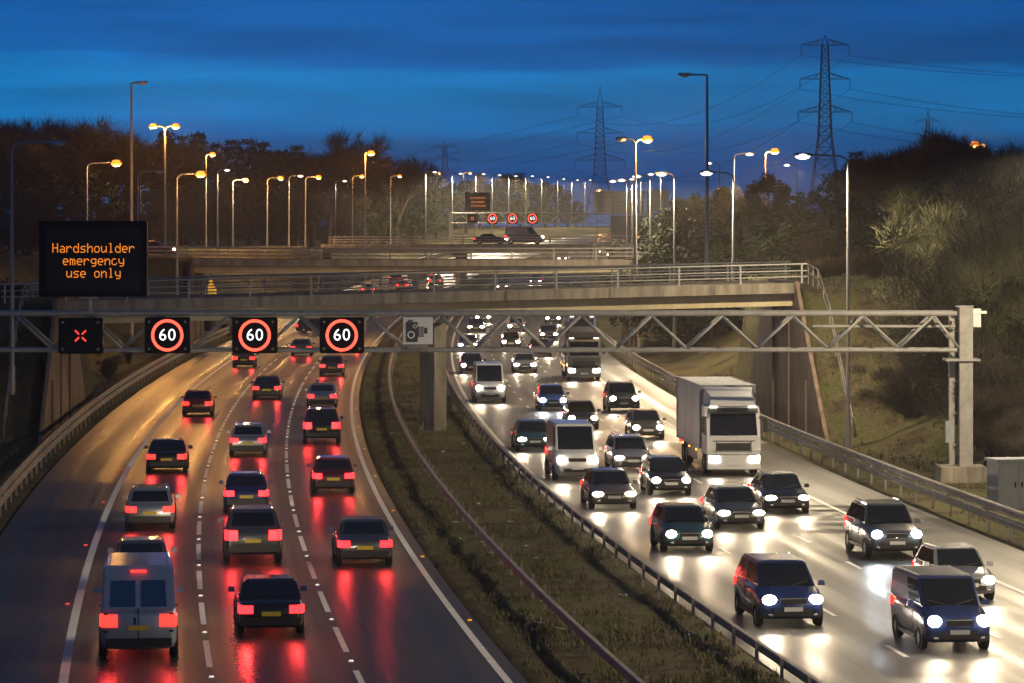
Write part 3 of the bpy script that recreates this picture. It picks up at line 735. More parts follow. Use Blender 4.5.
for i, (px, py, e) in enumerate(((425.5, 172, 5000), (452, 173.5, 5000), (475.5, 174, 4500), (492, 175, 4000), (508.5, 176, 4000), (525.5, 176, 3000), (541.5, 177, 3000), (557.5, 179, 3000), (571.5, 180, 3000), (584.5, 180, 3000))):
    d = 600 + i * 42
    lamp_px(px, py, d, [(1.3, 0, 'led', e * 5)], ORD[i] + ' white lamp from the left in the receding row below the small pylon', rb=.16, group='white lamps receding along the left of the motorway')
lamp_auto(435, 173, 11, [(.6, 0, 'sod', 3000)], 'orange lamp beside the first white lamp of the receding row', dlo=420)
lamp_auto(463.5, 173, 11, [(1.2, 0, 'sod', 3000)], 'orange lamp beside the distant message sign', dlo=420)
lamp_auto(596, 190, 8, [(.5, 0, 'sod', 2000)], 'small orange lamp in front of the middle pylon', dlo=420)

# ------------------------------------------------------------------ pylons and cables
def pylon(px, py_top, d, s, arms_px, half_px, label, legs=1.0):
    """s = px per metre at d; arms_px: y of the three arms; half_px: half widths"""
    x = PX(px, d); zb = gxy(x, d); zt = PZ(py_top, d)
    r = thing('pylon', (x, d, zb), label, 'pylon', 'electricity pylons on the skyline')
    hgt = zt - zb; az = [PZ(a, d) - zb for a in arms_px]; aw = [h_ * d / F for h_ in half_px]
    lt = .13 if d < 1600 else .16
    body = MB(); nb = 14; lev = []
    wtop = aw[0] * .13; wb = aw[0] * .75
    zl = [0]
    while zl[-1] < az[0] - .5: zl.append(zl[-1] + max(2.0, (az[0] - zl[-1]) / 9))
    zl[-1] = az[0]
    def wid(z):
        t = z / az[0]; kz = az[2] / az[0] * .8
        return wb + (aw[0] * .27 - wb) * min(1, t / kz) if t < kz else aw[0] * .27 + (wtop - aw[0] * .27) * (t - kz) / (1 - kz)
    def cor(z): q = wid(z); return [(-q, -q, z), (q, -q, z), (q, q, z), (-q, q, z)]
    for a, b_ in zip(zl, zl[1:]):
        A, B = cor(a), cor(b_)
        for i in range(4):
            j = (i + 1) % 4
            body.tube(A[i], B[i], lt, n=4, caps=False)
            body.tube(A[i], B[j], lt * .5, n=4, caps=False); body.tube(A[j], B[i], lt * .5, n=4, caps=False); body.tube(B[i], B[j], lt * .5, n=4, caps=False)
    for c in cor(az[0]): body.tube(c, (0, 0, hgt), lt * .7, n=4, caps=False)
    body.build('lattice_tower', M_PYL, r)
    tips = []
    for z, w_ in zip(az, aw):
        q = wid(z); b = MB()
        for s_ in (-1, 1):
            tip = (s_ * w_, 0, z)
            for yy in (-q, q):
                b.tube((s_ * q, yy, z), tip, lt * .7, n=4, caps=False); b.tube((s_ * q, yy, z + w_ * .24), tip, lt * .7, n=4, caps=False)
                for t in (.3, .6): b.tube((s_ * (q + (w_ - q) * t), yy * (1 - t), z), (s_ * (q + (w_ - q) * (t - .15)), yy * (1 - t + .15), z + w_ * .24 * (1 - t + .15)), lt * .4, n=4, caps=False)
        b.build('crossarm', M_PYL, r)
        for s_ in (-1, 1):
            il = aw[0] * .42; ins = MB().tube((s_ * w_, 0, z), (s_ * w_, 0, z - il), lt * .55, n=6)
            for kk in range(5): ins.tube((s_ * w_, 0, z - il * (.2 + .15 * kk)), (s_ * w_, 0, z - il * (.26 + .15 * kk)), lt * 1.1, n=6)
            ins.build('insulator', M_PYL, r); tips.append((x + s_ * w_, d, zb + z - il))
    return r, tips
P2, T2 = pylon(825, 35, 850, 2.7, (45, 79, 112), (24, 25, 27), 'largest pylon, standing above the dark trees on the right')
P1, T1 = pylon(600, 86, 1140, 2.3, (107, 133, 160), (22, 23, 25), 'middle pylon above the distant direction sign back')
P3, T3 = pylon(445, 140, 1850, 1.1, (147, 160, 173), (13, 14, 15), 'small faint pylon above the left tree line')
P4, T4 = pylon(928, 109, 1370, 1.6, (121, 140, 160), (12, 13, 13), 'small pylon half hidden by bare trees on the right')
def cable(a, b, sag, label, grp):
    a = Vector(a); b = Vector(b); n = 22; m = MB(); pts = []
    for i in range(n + 1):
        t = i / n; p = a.lerp(b, t); p.z -= 4 * sag * t * (1 - t); pts.append(p - a)
    m.path(pts, .055, 4); o = m.build('power_cable', M_WIRE); o.location = a
    tag(o, label, 'power cable', grp)
LV = ['top arm, left tip', 'top arm, right tip', 'middle arm, left tip', 'middle arm, right tip', 'bottom arm, left tip', 'bottom arm, right tip']
for i in range(6):
    cable(T1[i], T2[i], 9, 'overhead cable strung between the middle and the largest pylon from the ' + LV[i], 'cables between the two big pylons')
    e = (T2[i][0] + 170, 790, T2[i][2] + (5 if i < 2 else 2 - i))
    cable(T2[i], e, 9, 'overhead cable running right out of view from the largest pylon, ' + LV[i], 'cables leaving the largest pylon')
    cable(T1[i], (T1[i][0] - 330, 1850, T1[i][2] - 28), 8, 'overhead cable descending left from the middle pylon, ' + LV[i], 'cables left of the middle pylon')

# ------------------------------------------------------------------ air
hm = bpy.data.materials.new('haze_air'); hm.use_nodes = True; ht = hm.node_tree
for n_ in list(ht.nodes): ht.nodes.remove(n_)
ho = ht.nodes.new('ShaderNodeOutputMaterial'); hv = ht.nodes.new('ShaderNodeVolumePrincipled')
hv.inputs['Color'].default_value = (.92, .89, .84, 1); hv.inputs['Density'].default_value = 0.0003; hv.inputs['Anisotropy'].default_value = 0.45
ht.links.new(hv.outputs[0], ho.inputs['Volume'])
tag(MB().box((0, 1160, 31), (3400, 2330, 66)).build('haze', hm), 'thin dusk haze over the motorway', 'haze', kind='stuff')

# ------------------------------------------------------------------ vegetation
def sliver(b, p, dirv, l, w, rnd):
    """a thin two-faced twig: three blades of a triangle, so it has body from every side"""
    q = p + dirv * l; u = dirv.orthogonal().normalized(); v = dirv.cross(u)
    a = rnd.random() * 6.28; s = (u * math.cos(a) + v * math.sin(a)) * w
    t = (u * math.cos(a + 2.1) + v * math.sin(a + 2.1)) * w
    b.add([p + s, p + t, p - s - t, q], [(0, 1, 3), (1, 2, 3), (2, 0, 3)])
def rv(rnd): 
    while True:
        v = Vector((rnd.uniform(-1, 1), rnd.uniform(-1, 1), rnd.uniform(-1, 1)))
        if .05 < v.length < 1: return v.normalized()
def bare_tree(seed, h=12, spread=.62, levels=5, kids=(3, 4), tw=5, twl=1.0, tww=.016, trunk=.28):
    rnd = random.Random(seed); wood = MB(); tw_ = MB()
    def br(p, d, l, r_, lev):
        q = p
        seg = 3 if lev < 2 else 2
        for i in range(seg):
            d = (d + rv(rnd) * .16 + Vector((0, 0, .05))).normalized(); q2 = q + d * (l / seg)
            ra = r_ * (1 - .4 * i / seg); rb_ = r_ * (1 - .4 * (i + 1) / seg)
            if lev <= 3: wood.tube(q, q2, ra, rb_, 6 if lev < 2 else 4, caps=False)
            else: sliver(tw_, q, (q2 - q).normalized(), (q2 - q).length * 1.1, max(ra, .018), rnd)
            if lev >= 1 and lev < levels and i < seg - 1 and rnd.random() < .8: kid(q2, d, l * .62, rb_ * .6, lev + 1)
            q = q2
        if lev >= levels:
            for _ in range(tw):
                t = rnd.random(); sliver(tw_, p.lerp(q, t), (d + rv(rnd) * .75 + Vector((0, 0, .15))).normalized(), twl * rnd.uniform(.5, 1.2), tww, rnd)
            return
        for _ in range(rnd.randint(*kids)): kid(q, d, l * rnd.uniform(.62, .8), r_ * .58, lev + 1)
    def kid(p, d, l, r_, lev): br(p, (d + rv(rnd) * spread).normalized(), l, r_, lev)
    br(Vector((0, 0, -.3)), Vector((0, 0, 1)), h * .26, trunk, 0)
    return [('trunk', wood.mesh('trunk', M_BARK)), ('crown', tw_.mesh('crown', M_TWIG))]
def twig_shrub(seed, h=5, w=2.6, n=9000, m=None, stems=20, tw=.0095):
    rnd = random.Random(seed); wood = MB(); tw_ = MB(); tips = []
    for i in range(stems):
        a = rnd.random() * 6.28; lean = rnd.random() ** .7; d = Vector((math.cos(a) * lean * w / h, math.sin(a) * lean * w / h, 1)).normalized()
        p = Vector((rnd.uniform(-.3, .3), rnd.uniform(-.3, .3), -.3)); l = h * rnd.uniform(.55, .95); pts = [p]
        for k in range(4):
            d = (d + rv(rnd) * .12 + Vector((0, 0, .04))).normalized(); q = p + d * (l / 4); wood.tube(p, q, .05 * (1 - k * .2), .05 * (.8 - k * .2), 4, caps=False); p = q; pts.append(p)
        tips.append(pts)
    cl = []
    for pts in tips:
        for k in (2, 3, 4): 
            if k == 4 or rnd.random() < .7: cl.append((pts[k] + rv(rnd) * .25, rnd.uniform(.35, .75) * w * .3))
    for i in range(n):
        c, rc = cl[i % len(cl)]; q = rv(rnd); p = c + Vector((q.x, q.y, q.z * .8)) * rc * rnd.random() ** .45
        dr = (q * .35 + rv(rnd) * .65 + Vector((0, 0, .7))).normalized()
        sliver(tw_, p, dr, rnd.uniform(.18, .5), tw, rnd)
    return [('stems', wood.mesh('stems', M_BARK)), ('foliage', tw_.mesh('foliage', m))]
def leafy(seed, h=10, w=3.4, m=None, clumps=90, per=70, ls=.17, base=.16):
    rnd = random.Random(seed); wood = MB(); lf = MB(); cl = []
    wood.tube((0, 0, -.3), (0, 0, h * .8), .2, .05, 7)
    for i in range(clumps):
        t = rnd.random() ** .85; z = h * (base + (1 - base) * t)
        rr_ = w * (math.sin(math.pi * min(1, .2 + .78 * t)) ** .8) * rnd.uniform(.35, 1.05) * (1 + .25 * math.sin(i * 2.3))
        a = rnd.random() * 6.28; c = Vector((rr_ * math.cos(a), rr_ * math.sin(a), z)); cl.append(c)
        wood.tube((0, 0, max(.2, z - rr_ * .6)), c, .05, .015, 4, caps=False)
        cr_ = rnd.uniform(.45, 1.0) * w * .24
        for k in range(per):
            p = c + rv(rnd) * cr_ * rnd.random() ** .4; n_ = rv(rnd); u = n_.orthogonal().normalized() * ls * rnd.uniform(.6, 1.3); v = n_.cross(u).normalized() * ls * rnd.uniform(.35, .8)
            lf.add([p - u, p + v, p + u, p - v], [(0, 1, 2, 3)])
    return [('trunk', wood.mesh('trunk', M_BARK)), ('crown', lf.mesh('crown', m))]
def pine(seed, h=12, w=2.8):
    rnd = random.Random(seed); wood = MB(); lf = MB()
    wood.tube((0, 0, -.3), (0, 0, h), .22, .03, 7)
    z = h * .12
    while z < h * .98:
        t = 1 - z / h; nb = rnd.randint(4, 6); a0 = rnd.random() * 6.28
        for i in range(nb):
            a = a0 + i * 6.28 / nb + rnd.uniform(-.3, .3); l = w * (t ** .75) * rnd.uniform(.6, 1.1) + .25
            d = Vector((math.cos(a), math.sin(a), rnd.uniform(-.05, .35))); q = Vector((0, 0, z)) + d * l; wood.tube((0, 0, z), q, .04, .012, 4, caps=False)
            for k in range(int(26 * l / w * 2) + 10):
                s = rnd.uniform(.25, 1.03); p = Vector((0, 0, z)) + d * l * s + rv(rnd) * .22
                dr = (d * .6 + rv(rnd)).normalized(); sd = dr.orthogonal().normalized() * rnd.uniform(.04, .09)
                e = p + dr * rnd.uniform(.25, .5); lf.add([p - sd, p + sd, e + sd * .5, e - sd * .5], [(0, 1, 2, 3)])
        z += h * rnd.uniform(.035, .06)
    return [('trunk', wood.mesh('trunk', M_BARK)), ('crown', lf.mesh('crown', M_NEEDLE))]
PROTO = {
    'bare0': (bare_tree(1), 12), 'bare1': (bare_tree(5, spread=.7, kids=(3, 4)), 12), 'bare2': (bare_tree(11, spread=.5, tw=6), 12),
    'shrub0': (twig_shrub(2, m=M_TWIGB), 5), 'shrub1': (twig_shrub(8, m=M_TWIGB, w=3.2, n=10000), 5), 'shrub2': (twig_shrub(4, m=M_TWIG, w=3), 5), 'rusty': (twig_shrub(6, h=3.4, w=2.2, n=5000, m=M_TWIGR, tw=.018), 3.4),
    'leaf0': (leafy(3, m=M_LEAF), 10), 'leaf1': (leafy(9, m=M_LEAF, w=2.8, clumps=80), 10), 'dark0': (leafy(13, m=M_NEEDLE, w=3.8, base=.08), 10), 'dark1': (leafy(17, m=M_NEEDLE, w=3.0, base=.08), 10),
    'pine0': (pine(4), 12), 'pine1': (pine(9, w=3.4), 12)}
for k, (parts, h) in PROTO.items():      # measure the real height of each prototype
    PROTO[k] = (parts, max(v.co.z for _, me in parts for v in me.vertices))
vr = random.Random(21)
def plant(kind, px, py, d, name, label, cat, group, wx=1.0, sink=0.0):
    parts, ph = PROTO[kind]; x = PX(px, d); zb = gxy(x, d) - .15 - sink; h = max(1.2, PZ(py, d) - zb); s = h / ph
    r = thing(name, (x, d, zb), label, cat, group, vr.random() * 6.28); r.scale = (s * wx, s * wx, s)
    for nm, me in parts: link(nm, me, r)
    return r
SK = 'trees along the skyline'
left_line = [  # kind, px, top py, d, width
    ('bare1', -8, 128, 330, 1), ('bare0', 14, 118, 345, 1.05), ('bare2', 38, 110, 350, 1.1), ('bare1', 58, 107, 360, 1.0), ('bare0', 80, 116, 350, 1.1), ('bare1', 102, 108, 350, 1.15), ('bare2', 122, 124, 365, 1),
    ('bare0', 146, 132, 380, 1.1), ('pine0', 166, 128, 380, 1), ('pine1', 182, 132, 385, 1), ('pine0', 198, 130, 390, 1), ('pine1', 216, 140, 390, .9), ('pine0', 232, 137, 400, 1), ('pine1', 248, 136, 405, 1), ('pine1', 262, 139, 400, 1.1),
    ('dark0', 280, 146, 420, 1), ('pine0', 296, 143, 420, 1), ('bare1', 328, 121, 410, .95), ('bare2', 312, 148, 430, 1.1), ('bare0', 350, 147, 440, 1.1), ('dark1', 370, 154, 450, 1.1), ('bare2', 396, 149, 450, 1), ('bare0', 414, 160, 470, 1.1), ('dark0', 384, 163, 460, 1.1)]
for i, (k, px, py, d, w) in enumerate(left_line):
    if px > 130: d *= 1.45; w *= 1.15
    nm = {'b': 'bare_tree', 'p': 'pine_tree', 'd': 'evergreen_tree'}[k[0]]
    plant(k, px, py, d, nm, ORD[i] + ' tree from the left edge along the left skyline, a ' + {'b': 'leafless tree', 'p': 'dark pine', 'd': 'dark bushy evergreen'}[k[0]], 'tree', SK, w)
# second, lower rank of trees that closes the view under the skyline
low = [('dark0', -4, 168, 318), ('shrub2', 22, 178, 300), ('dark1', 44, 165, 325), ('shrub2', 66, 190, 310), ('dark0', 92, 170, 330), ('shrub2', 116, 185, 320), ('dark1', 140, 170, 345), ('shrub2', 160, 190, 340), ('dark0', 186, 168, 365),
       ('shrub2', 208, 190, 362), ('leaf0', 228, 172, 420), ('dark1', 250, 172, 390), ('shrub2', 270, 190, 392), ('dark0', 292, 175, 410), ('bare1', 312, 178, 412), ('shrub2', 334, 188, 430), ('dark1', 354, 180, 440), ('leaf1', 376, 190, 450), ('dark0', 398, 182, 470), ('leaf0', 412, 188, 480)]
for i, (k, px, py, d) in enumerate(low):
    if px > 130: d *= 1.4
    nm = {'b': 'bare_tree', 's': 'bushy_thicket', 'd': 'evergreen_tree', 'l': 'leafy_tree'}[k[0]]
    plant(k, px, py, d, nm, ORD[i] + ' of the lower rank of growth at left, a ' + {'b': 'leafless tree', 's': 'bare thicket', 'd': 'dark evergreen', 'l': 'lamp-lit leafy tree'}[k[0]], 'tree', 'lower rank of growth on the left', 1.35)
# lamp-lit evergreens lining the far road
lit = [('leaf0', 424, 178, 560), ('pine1', 436, 182, 575), ('leaf1', 450, 182, 590), ('leaf0', 466, 178, 610), ('pine0', 480, 172, 640), ('leaf1', 494, 180, 660), ('leaf0', 508, 172, 680), ('pine1', 520, 171, 720), ('leaf0', 532, 182, 740), ('leaf1', 545, 181, 770), ('leaf0', 556, 184, 800), ('leaf1', 568, 192, 830), ('leaf0', 576, 200, 860)]
for i, (k, px, py, d) in enumerate(lit):
    d = 700 + (d - 560) * 1.3
    plant(k, px, py, d, 'leafy_tree' if k[0] == 'l' else 'pine_tree', ORD[i] + ' from the left in the lamp-lit belt behind the distant signals, ' + ('a bushy green tree' if k[0] == 'l' else 'a pine'), 'tree', 'lamp-lit trees by the distant gantry', 1.4)
right_line = [('dark0', 664, 205, 330, 1.2), ('dark1', 678, 196, 325, 1.1), ('dark0', 694, 192, 322, 1.2), ('bare2', 708, 190, 330, 1), ('dark1', 722, 186, 310, 1.2), ('bare1', 738, 180, 320, 1.1), ('pine1', 752, 182, 300, 1), ('dark0', 768, 170, 300, 1), ('dark1', 784, 184, 300, 1.2),
              ('pine0', 800, 190, 295, 1.1), ('dark1', 815, 190, 290, 1.2), ('dark0', 838, 166, 280, 1), ('pine1', 856, 148, 280, 1.15), ('pine0', 870, 162, 270, 1), ('bare2', 886, 146, 268, 1), ('bare0', 903, 132, 268, 1.0), ('bare1', 922, 118, 262, 1.0), ('bare2', 938, 124, 262, 1), ('bare0', 955, 132, 255, 1), ('bare2', 972, 138, 250, 1), ('bare1', 990, 134, 245, 1), ('bare0', 1008, 130, 240, 1), ('bare2', 1024, 136, 235, 1), ('bare1', 1042, 130, 225, 1)]
for i, (k, px, py, d, w) in enumerate(right_line):
    nm = {'b': 'bare_tree', 'p': 'pine_tree', 'd': 'evergreen_tree'}[k[0]]
    plant(k, px, py, d, nm, ORD[i] + ' tree from the road along the right skyline, a ' + {'b': 'leafless tree', 'p': 'dark pine', 'd': 'dark bushy evergreen'}[k[0]], 'tree', 'trees along the right skyline', w)
lowr = [('dark0', 672, 222, 285), ('dark1', 690, 218, 280), ('dark0', 712, 214, 276), ('dark1', 736, 210, 270), ('dark0', 760, 206, 265), ('dark1', 784, 208, 262), ('dark0', 808, 206, 256), ('shrub2', 832, 206, 250), ('dark1', 852, 196, 246), ('shrub2', 874, 190, 240), ('dark0', 896, 180, 235), ('shrub2', 918, 176, 230), ('dark1', 940, 170, 225), ('shrub2', 962, 166, 222), ('dark0', 984, 160, 220), ('shrub2', 1006, 150, 215)]
for i, (k, px, py, d) in enumerate(lowr):
    plant(k, px, py, d, 'evergreen_tree' if k[0] == 'd' else 'bushy_thicket', ORD[i] + ' from the road in the lower rank of growth on the right, a ' + ('dark evergreen' if k[0] == 'd' else 'bare thicket'), 'tree', 'lower rank of growth on the right', 1.35)
# brown bushes and big olive shrubs on the right cutting
nb = [('rusty', 800, 268, 214), ('rusty', 818, 256, 210), ('rusty', 836, 250, 206), ('rusty', 856, 246, 204), ('rusty', 874, 244, 200), ('rusty', 886, 262, 196), ('rusty', 826, 274, 198)]
for i, (k, px, py, d) in enumerate(nb):
    plant(k, px, py, d, 'brown_bush', ORD[i] + ' rusty brown bush from the bridge end, on top of the right bank', 'bush', 'brown bushes by the bridge end')
ol = [('shrub0', 892, 262, 192), ('shrub1', 904, 244, 188), ('shrub0', 918, 232, 186), ('shrub1', 930, 214, 182), ('shrub0', 944, 202, 180), ('shrub1', 958, 190, 176), ('shrub0', 972, 178, 174), ('shrub1', 988, 168, 172), ('shrub0', 1004, 160, 168), ('shrub1', 1020, 150, 164), ('shrub2', 1036, 148, 160),
      ('shrub0', 948, 268, 168), ('shrub2', 966, 262, 164), ('shrub1', 984, 250, 162), ('shrub2', 1000, 240, 158), ('shrub0', 1016, 232, 154), ('shrub2', 996, 330, 152), ('shrub2', 1016, 320, 149), ('shrub0', 930, 300, 172), ('shrub2', 912, 330, 170), ('shrub2', 1030, 400, 142)]
for i, (k, px, py, d) in enumerate(ol):
    plant(k, px, py, d, 'twiggy_shrub', ORD[i] + ' big twiggy shrub on the right cutting, ' + ('up the bank from the bushes' if i < 11 else 'lower rank behind the gantry post'), 'shrub', 'twiggy shrubs on the right cutting', 1.25)
lf_ = [('shrub2', 6, 300, 205), ('rusty', 20, 330, 196), ('shrub2', 30, 296, 215), ('rusty', 4, 352, 188), ('shrub2', 54, 290, 230), ('rusty', 108, 350, 240), ('shrub2', 128, 330, 262), ('rusty', -6, 372, 180)]
for i, (k, px, py, d) in enumerate(lf_):
    plant(k, px, py, d, 'scrubby_bush', ORD[i] + ' scrubby bush from the front on the left bank near the abutment', 'bush', 'scrubby bushes on the left bank')
# grass tufts on median and banks
gr_ = random.Random(5); b = MB()
def tuft(x, d, z, hh):
    for k in range(4):
        a = gr_.random() * 6.28; l = hh * gr_.uniform(.5, 1.2); w = .018 + .012 * gr_.random(); lean = gr_.uniform(.1, .6)
        cx, sx = math.cos(a), math.sin(a); ox, oy = gr_.uniform(-.1, .1), gr_.uniform(-.1, .1)
        b.add([(x + ox - sx * w, d + oy + cx * w, z), (x + ox + sx * w, d + oy - cx * w, z), (x + ox + cx * lean * l, d + oy + sx * lean * l, z + l)], [(0, 1, 2)])
for i in range(15000):
    d = 72 + 200 * gr_.random() ** 1.4; o = gr_.uniform(.7, 6.6); x = ML(d) + o
    if noise.noise((x * .45, d * .22, 9)) < .02 and gr_.random() < .85: continue
    tuft(x, d, .0 + g(d) + .05 + .10 * noise.noise((x * .5, d * .35, 0)), gr_.uniform(.07, .20) * (1.6 if gr_.random() < .2 else 1))
for i in range(9000):
    d = gr_.uniform(100, 240); s = gr_.random() < .7; o = gr_.uniform(22.2, 40) if s else gr_.uniform(-32, -15.3); x = ML(d) + o
    tuft(x, d, ground(o, d) - .05, gr_.uniform(.12, .38))
tag(b.build('verge_grass', M_GRASSB), 'sparse winter grass growing on the median and the banks', 'grass', kind='stuff')
# litter in the median
lm = []
for s in range(3):
    q = random.Random(s); b = MB(); b.add([(q.uniform(-.14, .14), q.uniform(-.2, .2), q.uniform(0, .09)) for _ in range(8)], [(0, 1, 2), (2, 3, 4), (4, 5, 6), (6, 7, 0), (1, 3, 5), (0, 2, 4, 6)]); lm.append(b.mesh('litter', M_LITTER))
for i in range(34):
    d = 82 + 95 * gr_.random(); o = gr_.uniform(.9, 6.0); x = ML(d) + o
    l = link('litter', lm[i % 3], None, (x, d, .06 + g(d) + .10 * noise.noise((x * .5, d * .35, 0))), gr_.random() * 6); l.scale = [gr_.uniform(.5, 1.3)] * 3
    tag(l, 'small pale scrap of litter lying in the median grass', 'litter', 'scraps of litter in the median')

# ------------------------------------------------------------------ vehicles
def paint(name, col, metal=.35): return mat('paint_' + name, col, .32, metal, coat=1.0)
PAINT = {'dark blue': paint('dark_blue', (.02, .035, .12)), 'silver': paint('silver', (.42, .43, .44), .7), 'black': paint('black', (.012, .012, .014)), 'grey': paint('grey', (.11, .115, .12), .6),
         'white': paint('white', (.72, .72, .72), 0), 'red': paint('red', (.30, .02, .02), .2), 'blue': paint('blue', (.05, .12, .36)), 'teal': paint('teal', (.03, .08, .08)), 'maroon': paint('maroon', (.10, .015, .02)),
         'pale blue': paint('pale_blue', (.32, .40, .52), .3), 'brown grey': paint('brown_grey', (.14, .12, .10), .5)}
def loft(stations, rings_n=None):
    """stations: (y, half_width, z_low, z_top, crown)"""
    b = MB(); vs = []; n = 0
    for (y, w, zl, zt, cr_) in stations:
        hh = zt - zl
        half = [(0, zl), (w * .72, zl), (w * .93, zl + hh * .05), (w * .985, zl + hh * .22), (w, zl + hh * .5), (w * .985, zl + hh * .78), (w * .94, zl + hh * .92), (w * .82, zt + cr_ * .2), (w * .45, zt + cr_ * .85), (0, zt + cr_)]
        ring = half + [(-p[0], p[1]) for p in half[-2:0:-1]]
        n = len(ring); vs += [(p[0], y, p[1]) for p in ring]
    fs = []
    for i in range(len(stations) - 1):
        for j in range(n): a = i * n + j; c = i * n + (j + 1) % n; fs.append((a, c, c + n, a + n))
    fs += [tuple(range(n)), tuple(range(n * (len(stations) - 1), n * len(stations)))]
    return b.add(vs, fs)
def lerp(a, b, t): return tuple(p + (q - p) * t for p, q in zip(a, b))
SPEC = {  # width, length, belt height, roof height, ground clearance, y of: windscreen base, roof front, roof rear, rear glass base; nose height
    'saloon': (.91, 4.55, .93, 1.44, .2, -1.05, -.32, 1.0, 1.75, .72), 'hatchback': (.88, 4.0, .95, 1.48, .2, -.95, -.25, 1.3, 1.86, .74), 'estate': (.90, 4.6, .95, 1.5, .2, -1.0, -.3, 1.75, 2.2, .74),
    'suv': (.95, 4.6, 1.12, 1.74, .27, -1.05, -.4, 1.6, 2.18, .95), 'people carrier': (.93, 4.6, 1.08, 1.72, .22, -1.45, -.55, 1.7, 2.22, .88), 'van': (1.0, 5.3, 1.30, 2.42, .25, -1.9, -1.15, 2.5, 2.62, 1.05), 'small van': (.92, 4.4, 1.12, 1.86, .22, -1.3, -.6, 2.05, 2.17, .9)}
BEAM = lamp_data('headlight_beam', 'SPOT', 180, (1.0, .76, .50), .09, 78, .9)
BEAMB = lamp_data('headlight_beam', 'SPOT', 190, (.8, .9, 1.0), .09, 78, .9)
wheel_cache = {}
def wheel_meshes(rad, w):
    k = (rad, w)
    if k not in wheel_cache:
        t = MB(); n = 22
        prof = [(rad * .64, -w / 2), (rad * .93, -w / 2), (rad, -w * .32), (rad, w * .32), (rad * .93, w / 2), (rad * .64, w / 2)]
        vs = []; fs = []
        for i in range(n):
            a = 2 * math.pi * i / n
            for r_, x in prof: vs.append((x, r_ * math.cos(a), r_ * math.sin(a)))
        m_ = len(prof)
        for i in range(n):
            for j in range(m_): a = i * m_ + j; c = i * m_ + (j + 1) % m_; e = ((i + 1) % n) * m_; fs.append((a, c, e + (j + 1) % m_, e + j))
        t.add(vs, fs)
        r_ = MB().tube((-w * .36, 0, 0), (w * .36, 0, 0), rad * .63, n=18)
        for i in range(5):
            a = 2 * math.pi * i / 5; r_.box((0, math.cos(a) * rad * .3, math.sin(a) * rad * .3), (w * .86, .09, .09)); 
        r_.tube((-w * .46, 0, 0), (w * .46, 0, 0), rad * .16, n=10)
        wheel_cache[k] = (t.mesh('tyre', M_RUBBER, True), r_.mesh('rim', M_RIM))
    return wheel_cache[k]
def wheels(r, spots, rad, w=.21):
    t, m_ = wheel_meshes(rad, w)
    for x, y in spots:
        o = link('wheel', t, r, (x, y, rad)); link('rim', m_, o)
cache = {}
def part(key, name, make, m, parent, sm=False):
    if key not in cache:
        cache[key] = make().mesh(name, m, sm)
        if name == 'cabin':
            bm = bmesh.new(); bm.from_mesh(cache[key]); bmesh.ops.remove_doubles(bm, verts=bm.verts, dist=.001)
            inner = [f_ for f_ in bm.faces if all(len(e_.link_faces) > 2 for e_ in f_.edges)]
            bmesh.ops.delete(bm, geom=inner, context='FACES_ONLY')
            bmesh.ops.bevel(bm, geom=[e_ for e_ in bm.edges if e_.calc_length() > .3 and len(e_.link_faces) == 2], offset=.045, segments=2, affect='EDGES'); bm.to_mesh(cache[key]); bm.free()
    me = cache[key]
    if me.materials[0] is not m:
        k2 = (key, m.name)
        if k2 not in cache: me2 = me.copy(); me2.materials.clear(); me2.materials.append(m); cache[k2] = me2
        me = cache[k2]
    return link(name, me, parent)
